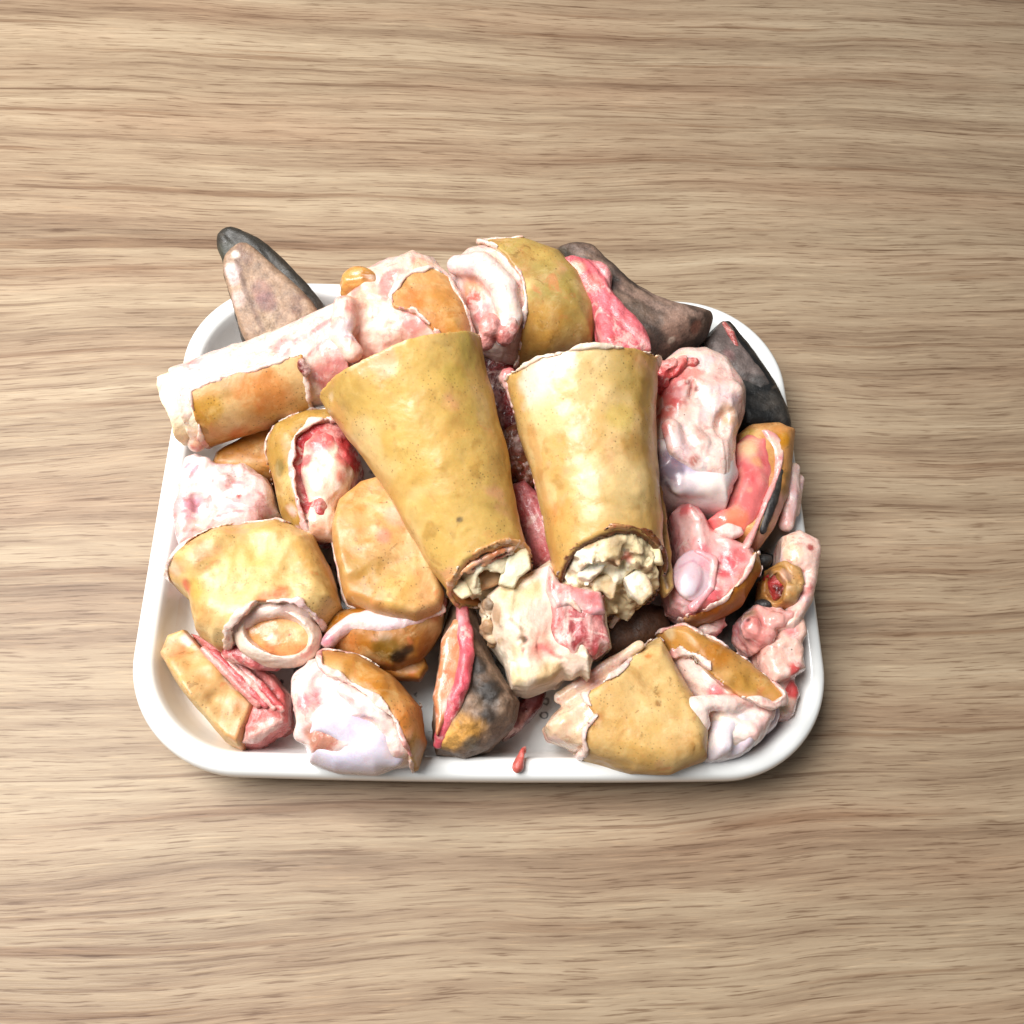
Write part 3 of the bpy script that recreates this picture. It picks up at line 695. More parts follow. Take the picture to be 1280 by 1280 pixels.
# ------------------------------------------------------------------ top row
poly = [(424, 376), (440, 352), (475, 338), (515, 322), (548, 332), (575, 362), (597, 415), (588, 455), (480, 460), (424, 446), (416, 405)]
body = N(pil(poly, 0.064, 26, 42, 48), 2.2, 50, 41)
thing('joint_piece', 'joint piece with orange skin fold and a yellow knob between hoof claw and golden shank', 'cow foot', [
    ('flesh', folds(U(off(body, -2), chain([(432, 385, .088), (425, 420, .086), (440, 440, .084)], [16, 15, 14]), k=6), 1.3, 46, 42), 'flesh',
        fleshc((238, 208, 190), b=[(455, 375, 26, (235, 190, 160), 0.7), (435, 410, 18, (236, 230, 236), 0.8), (520, 405, 22, PINK, 0.6), (470, 400, 25, (240, 220, 200), 0.7), (530, 330, 20, (236, 196, 160), 0.8)])),
    skp(body, 3.2, 0.5, prism([(486, 372), (505, 350), (538, 336), (562, 342), (590, 390), (610, 440), (575, 445), (545, 412), (520, 392), (492, 386)], .088, rag=1.4), skinc((204, 150, 98), b=[(515, 372, 20, (204, 124, 70), 0.7), (560, 380, 30, (200, 140, 78), 0.7), (575, 410, 16, (190, 140, 70), 0.7)])),
    ('fat_knob', folds(U(ell(450, 350, .080, 18, 14, 9, 10), ell(436, 360, .078, 11, 14, 9), ell(462, 358, .080, 18, 12, 8), k=6), 0.8, 90, 44), 'flesh', dict(c=(206, 156, 84), p=[((176, 118, 56), 90, 0, 0.4, 0.8), ((226, 196, 150), 80, 0.1, 0.4, 0.7)], b=[(460, 342, 9, (166, 112, 50), 0.7), (472, 366, 16, (232, 196, 164), 0.9)])),
])
poly = [(556, 338), (575, 320), (610, 312), (655, 316), (700, 330), (730, 360), (747, 400), (738, 432), (690, 445), (640, 448), (600, 438), (575, 405), (560, 368)]
body = N(pil(poly, 0.062, 28, 42, 58), 1.5, 45, 46)
fl = U(D(off(body, -2.5), ell(586, 368, .088, 26, 34, 12), k=5), chain([(572, 332, .080), (603, 332, .088), (630, 360, .089), (637, 395, .086), (630, 420, .082)], [13, 17, 17, 16, 13]), k=4)
thing('shank_piece', 'cut end with a thick white fat ring around red meat, olive skin behind', 'cow foot', [
    ('flesh', N(fl, 1.0, 110, 47), 'flesh', fleshc((240, 226, 216), b=[(586, 362, 22, (224, 160, 120), 0.9), (588, 372, 14, RED, 0.75), (600, 395, 16, PINK, 0.7), (612, 300, 0.1, RED, 0)], pk=0.2)),
    ('meat', N(U(ell(612, 408, .086, 14, 17, 6), ell(630, 420, .083, 13, 13, 6), ell(640, 405, .086, 9, 15, 5), ell(605, 428, .08, 14, 10, 6), k=2), 1.0, 200, 48), 'meat', meatc((226, 176, 170), b=[(620, 425, 10, (180, 90, 80), 0.6)])),
    skp(body, 3.2, 0.5, prism([(596, 296), (628, 326), (648, 352), (656, 385), (652, 415), (642, 455), (765, 460), (775, 380), (700, 290)], .082, rag=1.0), skinc((190, 160, 96), b=[(690, 350, 40, (158, 138, 80), 0.7), (720, 390, 30, (156, 132, 76), 0.6), (680, 410, 34, (198, 148, 78), 0.7), (660, 350, 14, (214, 186, 130), 0.8), (645, 320, 25, (160, 140, 80), 0.5)])),
])
thing('hoof_piece', 'grey-brown hoof end with a bright pink meat strip behind the shorter shank', 'hoof', [
    ('horn_wall', N(pil([(686, 326), (705, 316), (735, 321), (760, 338), (788, 366), (832, 388), (884, 402), (882, 420), (860, 436), (818, 450), (790, 450), (740, 430), (725, 380), (700, 345)], .054, 20, 44, 24, sm=3), 1.5, 60, 51), 'dark_skin',
        dict(c=(88, 70, 60), dir=at(880, 405, .05) - at(760, 340, .05), p=[((136, 110, 94), 90, -0.05, 0.3, 0.8), ((44, 35, 31), 110, 0.05, 0.35, 0.8), ((150, 122, 108), 160, 0.2, 0.36, 0.6)], b=[(850, 408, 22, (150, 118, 102), 0.7), (872, 412, 12, (150, 96, 78), 0.7), (700, 322, 14, (52, 46, 30), 0.8), (765, 350, 18, (60, 44, 40), 0.8), (800, 385, 16, (90, 74, 62), 0.7), (820, 435, 20, (60, 50, 44), 0.8), (842, 428, 6, (190, 176, 160), 0.7)],
             s=[([(705, 318), (740, 323), (770, 346)], 4, (40, 34, 28), 0.7), ([(716, 345), (740, 385), (748, 420)], 5, (30, 26, 22), 0.9)])),
    ('meat', N(ridges(pil([(690, 332), (715, 326), (752, 334), (764, 350), (762, 366), (782, 390), (804, 414), (812, 442), (775, 450), (750, 434), (744, 402), (731, 375), (710, 350)], .075, 8, 14, 11, sm=2), 1.0, at(800, 430, .07) - at(720, 340, .07), 220, 52), 0.8, 110, 53), 'meat',
        dict(c=(228, 128, 140), dir=at(800, 430, .07) - at(720, 340, .07), p=[((240, 190, 192), 110, -0.05, 0.25, 0.8), ((206, 70, 88), 120, 0.05, 0.3, 0.8)], b=[(715, 335, 14, (238, 200, 176), 0.9), (740, 350, 14, (236, 170, 160), 0.7), (765, 425, 14, (220, 100, 100), 0.7)])),
])
thing('hoof_claw', 'black hoof claw with greyish upper edge lying behind the red-topped knuckle joint', 'hoof', [
    ('horn_wall', N(pil([(872, 440), (886, 418), (904, 408), (922, 424), (945, 455), (965, 485), (981, 520), (984, 548), (950, 552), (915, 545), (890, 500)], .034, 16, 27, 22, sm=3), 1.0, 60, 55), 'horn', hornc((16, 16, 16), b=[(935, 470, 18, (58, 56, 52), 0.6)])),
    ('meat', N(chain([(905, 405, .050), (914, 419, .051), (921, 434, .050)], [3, 4.5, 2.5]), 1.0, 170, 57), 'meat', meatc((186, 112, 108))),
    ('coronet', N(pil([(880, 424), (902, 402), (914, 408), (924, 428), (946, 458), (966, 486), (948, 494), (926, 482), (904, 464), (886, 446)], .046, 5.5, 12, 12, sm=1), 1.6, 90, 56), 'dark_skin',
        dict(c=(96, 84, 80), p=[((120, 100, 96), 80, 0, 0.4, 0.8), ((56, 50, 48), 90, 0.1, 0.5, 0.8)], b=[(912, 440, 10, (120, 88, 86), 0.7), (948, 480, 16, (60, 58, 56), 0.8)])),
])

# ------------------------------------------------------------------ right side
poly = [(816, 468), (838, 448), (872, 446), (905, 464), (928, 500), (927, 528), (916, 560), (915, 600), (906, 638), (880, 634), (845, 622), (808, 600), (806, 520)]
body = N(pil(poly, 0.058, 26, 48, 34, sm=1), 1.6, 45, 61)
thing('joint_piece', 'knuckle joint with red meat on top, white gristle folds and grey-violet cartilage beside shank', 'cow foot', [
    ('flesh', N(U(D(body, ell(868, 482, .088, 4, 14, 9, 12), ell(905, 525, .086, 10, 22, 9, 10), k=2), pil([(868, 484), (888, 478), (915, 478), (925, 492), (912, 512), (892, 520), (878, 508)], .080, 6, 8, 12), ell(917, 490, .080, 11, 9, 6, 40), chain([(866, 540, .083), (876, 555, .083), (884, 572, .080)], [7, 9, 7]), chain([(912, 520, .078), (904, 560, .076), (908, 610, .068)], [6, 5, 6]), chain([(838, 535, .084), (845, 560, .083), (870, 580, .080)], [12, 10, 8]), k=3), 0.7, 110, 62), 'flesh',
        fleshc((234, 210, 198), b=[(835, 475, 26, (210, 80, 80), 0.75), (860, 465, 18, (222, 120, 112), 0.7), (828, 505, 24, (206, 70, 70), 0.75), (824, 540, 16, (176, 50, 50), 0.7), (862, 475, 5, DRED, 0.7), (915, 515, 16, (214, 172, 134), 0.8), (868, 572, 9, (176, 96, 76), 0.8), (868, 484, 5, (120, 50, 44), 0.8), (880, 540, 14, (206, 160, 144), 0.6), (890, 470, 14, (226, 170, 160), 0.6)], pk=0.15)),
    ('meat', folds(U(ell(838, 462, .080, 17, 12, 7), ell(862, 458, .080, 14, 10, 7), ell(826, 478, .078, 12, 14, 7), k=4), 1.6, 150, 63), 'meat', meatc((216, 92, 92), b=[(862, 455, 10, (226, 130, 120), 0.7)])),
    ('cartilage', N(U(pil([(806, 556), (850, 552), (885, 572), (915, 564), (917, 600), (905, 640), (880, 636), (845, 626), (806, 606)], .062, 19, 40, 26, sm=1), chain([(850, 608, .074), (885, 606, .075), (914, 594, .070)], [10, 9, 6]), k=5), 0.5, 60, 64), 'cartilage', cartc((222, 206, 204), b=[(858, 572, 28, (172, 160, 188), 0.85), (832, 590, 34, (104, 88, 100), 0.9), (855, 605, 16, (190, 172, 176), 0.6), (895, 612, 20, (238, 222, 214), 0.8)])),
])
poly = [(912, 552), (930, 538), (962, 536), (990, 547), (986, 580), (982, 625), (965, 665), (940, 694), (915, 690), (885, 665), (900, 640), (912, 600)]
body = N(pil(poly, 0.046, 20, 38, 26), 1.2, 60, 66)
thing('joint_piece', 'hollow tan foot piece holding a glossy red-orange tube of meat with pink edge', 'cow foot', [
    ('skin', D(body, ell(935, 605, .072, 30, 62, 12, 5)), 'skin', skinc((200, 146, 96), b=[(980, 545, 14, (190, 132, 50), 0.9), (975, 640, 26, (226, 170, 160), 0.9), (950, 680, 16, (224, 150, 146), 0.8), (930, 540, 12, (176, 140, 70), 0.8)])),
    ('meat', N(U(pil([(914, 562), (930, 545), (957, 550), (966, 585), (960, 620), (950, 648), (928, 670), (898, 668), (884, 652), (904, 632), (913, 600)], .058, 9, 10, 15), chain([(936, 570, .062), (938, 605, .063), (925, 640, .061)], [12, 15, 12]), k=6), 1.0, 80, 67), 'wet_membrane', dict(c=(216, 112, 110), p=[((228, 154, 140), 60, 0, 0.4, 0.7), ((200, 72, 80), 70, 0.1, 0.5, 0.6)], b=[(936, 553, 18, (226, 180, 140), 0.95), (950, 575, 10, (214, 150, 100), 0.7), (935, 590, 16, (206, 70, 76), 0.7), (922, 645, 20, (226, 128, 92), 0.8), (938, 610, 5, (232, 150, 130), 0.7)])),
    ('inner_membrane', N(pil([(950, 540), (968, 544), (980, 560), (976, 590), (960, 630), (945, 668), (934, 690), (924, 688), (940, 660), (954, 625), (966, 590), (964, 565)], .064, 4, 10, 4, sm=2), 0.9, 100, 68), 'flesh', dict(c=(230, 164, 160), p=[(FAT, 70, 0, 0.4, 0.8)], b=[(966, 556, 14, (240, 216, 196), 0.8)])),
    ('dark_slit', N(chain([(974, 590, .064), (964, 625, .064), (952, 662, .062)], [5, 8, 6]), 0.8, 180, 69), 'dark_skin', hornc((38, 34, 34), s=[([(960, 625), (952, 655)], 2, (120, 112, 108), 0.6)])),  # solid dark strand standing in for the shade inside a slit
    ('fat', N(pil([(893, 662), (908, 654), (926, 660), (930, 668), (914, 674), (900, 670)], .064, 3, 6, 4), 0.8, 120, 70), 'flesh', fleshc((236, 220, 212))),
])
poly = [(832, 645), (850, 628), (870, 640), (890, 665), (915, 678), (940, 692), (943, 722), (925, 756), (890, 776), (858, 779), (832, 765), (826, 735), (842, 715), (842, 680)]
body = N(pil(poly, 0.048, 21, 40, 26), 1.8, 60, 72)
thing('joint_piece', 'cut joint showing a round lavender cartilage disc in pink meat, brown skin beneath', 'cow foot', [
    ('flesh', folds(D(off(body, -1.5), ell(870, 718, .072, 30, 38, 7), k=4), 1.3, 46, 73), 'flesh', fleshc((226, 168, 166), b=[(905, 705, 20, (204, 70, 84), 0.8), (890, 740, 16, (206, 80, 90), 0.8), (860, 660, 20, (232, 196, 190), 0.8), (925, 690, 14, (196, 60, 70), 0.7), (880, 685, 12, (214, 120, 130), 0.8)])),
    skp(body, 3.2, 0.5, prism([(820, 752), (842, 766), (870, 766), (900, 752), (925, 728), (938, 695), (955, 690), (955, 740), (925, 795), (830, 800)], .062, rag=1.0), skinc((186, 118, 56), b=[(890, 765, 20, (190, 104, 48), 0.7), (845, 765, 12, (214, 170, 130), 0.8)])),
    ('cartilage', N(U(ell(863, 724, .066, 17, 25, 4.5, 20), ell(868, 719, .0645, 26, 34, 4, 20), k=0.5), 0.6, 70, 74), 'cartilage', cartc((210, 178, 184), b=[(862, 732, 12, (214, 202, 210), 0.8), (882, 705, 10, (220, 140, 150), 0.8), (850, 750, 8, (230, 214, 214), 0.8)], s=[([(850, 705), (868, 697), (880, 715), (874, 740)], 2.5, (196, 140, 156), 0.7)])),
    ('membrane', N(chain([(872, 690, .066), (893, 700, .067), (888, 735, .066), (866, 760, .063)], [5, 5, 5, 6]), 0.8, 160, 75), 'flesh', fleshc((228, 160, 166))),
])
thing('fat_strip', 'pale folded fat and skin strip with a red clot hanging over the tray rim', 'meat scrap', [
    ('fat_finger', N(U(chain([(990, 588, .048), (988, 620, .048), (983, 655, .047)], [9, 11, 10]), chain([(998, 600, .044), (992, 640, .044)], [7, 7]), k=3), 0.9, 120, 81), 'flesh', fleshc((232, 206, 198), pk=0.3)),
    ('skin', N(U(pil([(976, 672), (995, 664), (1022, 680), (1022, 715), (1012, 755), (990, 792), (968, 790), (990, 745), (996, 720), (974, 712)], .050, 9, 20, 12, sm=1), ell(1000, 693, .054, 22, 20, 7), k=4), 1.2, 90, 82), 'flesh', fleshc((234, 204, 190), b=[(1016, 682, 6, (150, 50, 46), 0.9), (985, 690, 14, CREAM, 0.7)], s=[([(1000, 716), (1020, 716)], 2, (190, 110, 100), 0.7)], pk=0.25)),
    ('lower_strip', N(U(pil([(948, 806), (975, 795), (1000, 812), (1006, 838), (985, 850), (962, 858), (952, 830)], .046, 8, 22, 10, sm=1), pil([(975, 770), (1004, 772), (1006, 795), (990, 818), (968, 812)], .048, 7, 14, 10, sm=1), pil([(955, 862), (985, 846), (998, 870), (990, 898), (974, 900), (960, 885)], .034, 8, 22, 10, sm=1), k=4), 1.2, 120, 83), 'flesh', fleshc((230, 192, 176), b=[(1000, 838, 14, (200, 64, 66), 0.9), (993, 860, 14, (196, 44, 50), 0.9), (990, 785, 12, (216, 120, 124), 0.8), (975, 880, 14, CREAM, 0.8)], pk=0.4)),
])
thing('vessel_piece', 'small brown tube of skin with dark red hollow beside the pale strip', 'meat scrap', [
    ('skin', folds(D(pil([(954, 716), (972, 705), (996, 714), (1003, 738), (990, 760), (968, 764), (952, 746)], .050, 12, 22, 11), pil([(958, 722), (972, 714), (984, 728), (980, 748), (966, 752)], .062, 8, 9, 5)), 1.3, 80, 85), 'skin', skinc((150, 108, 68), b=[(990, 745, 10, (190, 140, 90), 0.7), (960, 715, 12, (60, 46, 40), 0.8), (985, 715, 10, (214, 170, 150), 0.7)])),
    ('meat', folds(pil([(957, 722), (972, 712), (985, 726), (982, 748), (966, 754)], .053, 5, 10, 6), 1.6, 120, 86), 'meat', meatc((150, 62, 60), b=[(970, 738, 9, (60, 16, 16), 0.9), (976, 718, 8, (212, 140, 134), 0.8)])),
    ('dark_edge', N(U(ell(953, 702, .050, 11, 9, 6), ell(938, 715, .048, 12, 8, 6), ell(955, 757, .048, 12, 8, 6), k=3), 1.2, 160, 87), 'dark_skin', hornc((36, 33, 32))),
])
thing('meat_scrap', 'lumpy pink scrap of meat under the small brown tube of skin', 'meat scrap', [
    ('meat', N(U(pil([(924, 775), (940, 757), (972, 760), (980, 780), (966, 803), (944, 818), (930, 802)], .046, 9, 26, 12), ell(968, 775, .054, 13, 10, 6), ell(955, 795, .053, 12, 12, 6), ell(938, 785, .053, 12, 14, 6), ell(986, 745 + 25, .054, 7, 9, 5, 60), k=3), 1.6, 170, 88), 'flesh', fleshc((224, 168, 158), b=[(932, 765, 14, (150, 116, 80), 0.8), (945, 800, 16, (216, 136, 130), 0.7), (933, 772, 5, (60, 40, 34), 0.8)], pk=0.6)),
])

# ------------------------------------------------------------------ lower right
poly = [(672, 908), (690, 886), (722, 858), (770, 828), (822, 799), (842, 836), (863, 872), (879, 920), (877, 950), (835, 967), (790, 966), (735, 950), (682, 928)]
body = folds(N(pil(poly, 0.042, 19, 34, 26, sm=1), 2.0, 32, 91), 0.6, 36, 93)
thing('skin_piece', 'smooth triangular tan skin piece resting on the tray rim', 'cow foot', [
    skp(body, 3.2, 0.5, prism([(730, 870), (775, 838), (825, 785), (900, 860), (905, 960), (850, 990), (735, 975), (728, 915), (740, 895)], .055, rag=2.0, freq=110), skinc((212, 174, 116), b=[(748, 893, 7, (176, 116, 60), 0.6), (800, 935, 45, (202, 160, 92), 0.5), (850, 925, 25, (190, 138, 76), 0.5), (822, 875, 5, (140, 96, 50), 0.7), (809, 817, 5, (210, 130, 80), 0.8)], dirt=0.25)),
    ('flesh', N(U(off(body, -2.2), chain([(700, 872, .050), (760, 832, .055), (800, 806, .058)], [8, 7, 6]), k=3), 1.0, 130, 92), 'flesh', fleshc((230, 206, 176), b=[(690, 905, 30, (228, 200, 164), 0.85), (715, 930, 20, (232, 208, 170), 0.8), (740, 845, 20, (200, 130, 116), 0.6)], pk=0.2)),
])
poly = [(820, 795), (845, 784), (890, 804), (932, 832), (972, 868), (975, 884), (968, 912), (940, 940), (900, 952), (878, 948), (870, 915), (862, 880), (838, 838)]
body = N(pil(poly, 0.036, 24, 30, 28), 1.8, 50, 95)
thing('joint_piece', 'joint with brown skin cap and grooved white knuckle beside the triangular skin piece', 'cow foot', [
    ('flesh', folds(U(off(body, -2), chain([(868, 885, .058), (876, 905, .054), (872, 920, .05)], [13, 12, 7]), chain([(880, 880, .058), (915, 878, .057), (955, 868, .052)], [9, 9, 7]), k=4), 1.3, 46, 96), 'flesh', fleshc((240, 222, 212), b=[(892, 862, 14, (216, 96, 110), 0.8), (925, 865, 14, (206, 90, 66), 0.7), (935, 872, 10, (224, 150, 130), 0.7), (840, 815, 12, (220, 150, 140), 0.6)], pk=0.3)),
    skp(body, 3.2, 0.5, prism([(815, 786), (845, 774), (892, 795), (940, 826), (990, 872), (965, 884), (925, 872), (895, 850), (868, 822), (840, 805), (822, 802)], .058, rag=1.0), skinc((190, 140, 80), b=[(895, 815, 22, (176, 110, 44), 0.7), (935, 850, 24, (184, 138, 70), 0.6), (832, 792, 12, (214, 190, 150), 0.8)])),
    ('cartilage', N(D(pil([(876, 925), (882, 903), (905, 890), (940, 884), (948, 905), (942, 932), (925, 946), (888, 954), (876, 945)], .040, 16, 26, 18, sm=2), chain([(898, 892, .062), (893, 920, .058), (888, 945, .05)], [3, 5, 4]), chain([(926, 888, .060), (926, 915, .057), (920, 940, .05)], [3, 4, 4]), k=4), 0.8, 70, 97), 'cartilage', cartc((214, 202, 208), b=[(885, 925, 12, (232, 218, 214), 0.8), (925, 930, 16, (206, 190, 200), 0.8), (935, 890, 10, (226, 190, 184), 0.7)])),
    ('cartilage', N(pil([(940, 878), (958, 874), (970, 890), (966, 910), (950, 920), (938, 905)], .034, 13, 24, 12, sm=2), 0.8, 80, 98), 'cartilage', cartc((200, 176, 182))),
])

# ------------------------------------------------------------------ centre front
fib = at(712, 810, .07) - at(705, 740, .07)
poly = [(604, 752), (622, 735), (655, 722), (686, 702), (702, 728), (750, 743), (757, 780), (763, 812), (740, 822), (734, 850), (718, 838), (700, 852), (660, 861), (641, 858), (632, 822), (612, 795)]
body = N(pil(poly, 0.054, 19, 44, 24, sm=1), 1.2, 50, 101)
thing('bone_piece', 'sawn cream bone end with torn pink tendon strands below the two large shanks', 'bone', [
    ('bone', folds(U(D(body, ell(695, 862, .070, 34, 14, 16), ell(652, 798, .077, 5, 3.5, 5), ell(634, 780, .078, 6, 5, 4), chain([(640, 826, .083), (690, 822, .083), (730, 818, .082)], [6, 7, 6]), k=2),
        pil([(632, 824), (655, 830), (700, 822), (735, 822), (738, 852), (728, 842), (715, 848), (702, 838), (690, 852), (660, 862), (640, 858)], .066, 8, 14, 9, sm=1), k=2), 1.0, 75, 102), 'bone', bonec((228, 204, 180), b=[(645, 745, 24, (206, 186, 138), 0.7), (690, 715, 18, (226, 196, 184), 0.8), (680, 770, 22, (222, 170, 156), 0.7), (720, 825, 20, (220, 176, 160), 0.6), (618, 770, 16, (150, 112, 74), 0.7), (672, 800, 18, (224, 160, 140), 0.7), (690, 810, 14, (214, 110, 104), 0.6), (652, 798, 6, (70, 50, 30), 0.9), (672, 815, 14, (206, 120, 104), 0.5), (690, 845, 22, (196, 160, 108), 0.8), (650, 845, 18, (220, 192, 140), 0.7), (640, 815, 12, (210, 170, 130), 0.7), (668, 735, 14, (190, 176, 120), 0.6)], s=[([(650, 812), (680, 806), (700, 818)], 4, (196, 90, 84), 0.7), ([(640, 770), (655, 785), (648, 806)], 3, (150, 110, 76), 0.6)])),
    ('gristle', folds(U(ell(612, 760, .060, 13, 12, 8), ell(609, 785, .056, 10, 12, 7), ell(616, 802, .052, 8, 8, 6), k=3), 1.8, 140, 103), 'bone', bonec((160, 124, 92), b=[(612, 800, 8, (206, 186, 156), 0.7), (612, 755, 10, (90, 60, 36), 0.7)])),
    ('membrane', N(pil([(686, 708), (700, 730), (750, 742), (758, 770), (735, 775), (712, 760), (692, 765), (680, 740)], .072, 6, 8, 8, sm=1), 1.2, 90, 118), 'flesh', fleshc((222, 186, 180), b=[(740, 745, 12, (196, 110, 110), 0.7), (720, 740, 14, (206, 150, 150), 0.6)])),
    ('muscle', folds(ridges(pil([(684, 748), (706, 738), (730, 742), (756, 744), (757, 778), (764, 808), (744, 822), (728, 812), (712, 824), (694, 812), (684, 790)], .0675, 8, 14, 14, sm=1), 2.0, fib, 170, 104), 0.6, 90, 105), 'meat',
        dict(c=(212, 146, 142), dir=fib, p=[((232, 206, 200), 150, -0.1, 0.15, 0.9), ((176, 62, 72), 170, 0.0, 0.22, 0.85), ((140, 34, 46), 210, 0.2, 0.35, 0.7)], b=[(745, 780, 16, (226, 190, 186), 0.6), (722, 785, 13, (176, 56, 66), 0.55), (755, 805, 8, (232, 206, 200), 0.8)])),
    ('tendon', folds(chain([(690, 735, .073), (700, 748, .0755), (716, 752, .076), (726, 764, .076)], [4, 5, 4, 2.5]), 0.8, 110, 108), 'flesh', fleshc((230, 200, 194))),
])
poly = [(562, 762), (578, 745), (592, 760), (602, 795), (618, 832), (636, 860), (650, 882), (642, 910), (612, 938), (580, 948), (545, 943), (540, 905), (545, 858), (553, 800)]
body = N(pil(poly, 0.034, 22, 28, 30), 1.0, 60, 121)
thing('hoof_piece', 'split toe with dark hairy skin and bright pink meat edge beneath the sawn bone', 'hoof', [
    ('dark_skin', ridges(N(body, 0.8, 220, 122), 0.5, at(650, 880, .04) - at(590, 770, .04), 240, 122), 'dark_skin',
        dict(c=(122, 98, 80), p=[((70, 60, 52), 60, 0, 0.4, 0.7), ((160, 134, 110), 70, 0.1, 0.5, 0.5)], b=[(608, 860, 26, (26, 22, 20), 0.95), (600, 830, 16, (40, 34, 30), 0.9), (612, 890, 14, (30, 26, 24), 0.85), (640, 880, 16, (130, 106, 88), 0.8), (585, 915, 26, (186, 134, 62), 0.95), (560, 932, 20, (200, 150, 78), 0.95), (600, 790, 12, (120, 96, 88), 0.7), (590, 935, 14, (120, 108, 90), 0.8)])),
    ('inner_face', N(pil([(553, 800), (566, 774), (582, 772), (582, 820), (573, 860), (560, 898), (545, 922), (542, 870)], .053, 4, 10, 8), 1.0, 110, 123), 'flesh', dict(c=(206, 142, 100), p=[((226, 184, 160), 60, 0, 0.4, 0.8), ((186, 104, 66), 70, 0.1, 0.5, 0.7)], b=[(560, 880, 12, (232, 206, 196), 0.8)])),
    ('meat', N(chain([(574, 752, .050), (582, 785, .056), (583, 820, .058), (576, 858, .058), (562, 895, .054), (547, 930, .046)], [7, 9, 10, 10, 9, 6]), 1.4, 130, 124), 'meat', dict(c=(226, 110, 128), p=[((238, 180, 186), 90, 0, 0.4, 0.8), ((204, 56, 80), 80, 0.1, 0.5, 0.7)])),
])
thing('meat_scrap', 'dark red sliver of meat tucked behind the split toe', 'meat scrap', [
    ('meat', N(pil([(622, 905), (650, 870), (672, 850), (684, 862), (678, 885), (650, 915), (628, 928)], .018, 8, 12, 10), 1.0, 120, 126), 'meat', meatc((110, 28, 30)))])

# ------------------------------------------------------------------ lower left
poly = [(382, 824), (410, 817), (450, 824), (492, 846), (525, 886), (535, 930), (522, 960), (480, 969), (420, 966), (385, 956), (377, 930), (362, 892), (365, 855)]
body = N(pil(poly, 0.044, 26, 36, 34), 1.8, 50, 131)
thing('joint_piece', 'knuckle with smooth lavender cartilage, an oval bone hole and tan skin on the rim', 'cow foot', [
    ('flesh', folds(U(off(body, -2), chain([(375, 850, .058), (385, 885, .062), (378, 915, .056)], [12, 13, 10]), chain([(430, 862, .070), (475, 890, .068), (497, 935, .058)], [8, 9, 9]), k=5), 1.3, 46, 132), 'flesh', fleshc((240, 224, 218), b=[(376, 875, 12, (216, 120, 130), 0.8), (460, 905, 20, (226, 176, 150), 0.7), (480, 955, 16, (200, 96, 100), 0.7), (380, 845, 12, (236, 210, 210), 0.6), (400, 865, 14, (210, 120, 140), 0.4), (405, 926, 26, (186, 128, 104), 0.95)], pk=0.25)),
    skp(body, 3.2, 0.5, prism([(398, 806), (450, 812), (502, 836), (536, 880), (552, 940), (520, 985), (510, 940), (492, 900), (462, 872), (425, 850), (402, 838)], .062, rag=1.0), skinc((196, 142, 84), b=[(505, 900, 24, (204, 124, 70), 0.6), (470, 850, 24, (190, 122, 50), 0.6), (445, 830, 20, (180, 120, 50), 0.6)])),
    ('cartilage', N(D(U(pil([(380, 925), (388, 895), (430, 885), (480, 895), (502, 925), (498, 958), (470, 968), (420, 965), (388, 955)], .046, 17, 32, 26), ell(415, 905, .052, 30, 22, 17, 30), chain([(440, 905, .062), (470, 925, .062), (495, 945, .056)], [10, 12, 9]), k=7), ell(406, 926, .068, 25, 9, 11, 25), k=1.5), 0.5, 60, 134), 'cartilage', cartc((218, 209, 222), b=[(400, 922, 10, (150, 96, 80), 0.9), (412, 930, 10, (200, 150, 130), 0.9), (420, 933, 6, (190, 130, 110), 0.8), (450, 900, 22, (200, 184, 214), 0.8), (430, 955, 30, (218, 212, 232), 0.7)])),
])
sl = at(322, 885, .04) - at(262, 820, .04)
thing('skin_piece', 'cut block with flat pale skin side and layered pink meat beside the lavender knuckle', 'cow foot', [
    ('skin', N(pil([(203, 822), (213, 797), (236, 790), (262, 818), (322, 884), (303, 936), (284, 926), (246, 882)], .030, 13, 23, 7, sm=1), 1.8, 45, 141), 'skin', skinc((210, 170, 118), b=[(215, 808, 18, (214, 150, 112), 0.8), (255, 850, 16, (196, 150, 96), 0.6), (285, 890, 18, (190, 146, 92), 0.6), (300, 915, 14, (206, 150, 110), 0.7), (236, 795, 10, (236, 212, 204), 0.9)], s=[([(245, 805), (285, 848), (320, 886)], 4, (236, 212, 190), 0.7)], dirt=0.15)),
    ('meat', N(ridges(pil([(240, 794), (290, 812), (345, 846), (365, 872), (362, 908), (325, 934), (303, 936), (318, 886), (262, 820)], .027, 13, 20, 10, sm=1), 1.2, sl, 190, 142), 1.2, 130, 143), 'meat', dict(dir=sl, **{k_: v_ for k_, v_ in meatc((216, 142, 138)).items() if k_ != 'b'}, b=[(335, 915, 20, (226, 180, 166), 0.8), (350, 865, 14, (206, 100, 100), 0.8)])),
] + [('muscle_layer', N(chain([(255 + 12 * i, 812 + 4 * i, .042), (290 + 12 * i, 848 + 3 * i, .043), (322 + 10 * i, 880 + 2 * i, .042)], [5, 6, 5]), 0.9, 150, 145 + i), 'meat', dict(c=[(230, 176, 168), (214, 120, 124), (232, 196, 186), (200, 96, 100)][i], p=[((236, 210, 202), 100, 0, 0.4, 0.7), ((200, 80, 90), 90, 0.1, 0.5, 0.5)])) for i in range(4)])

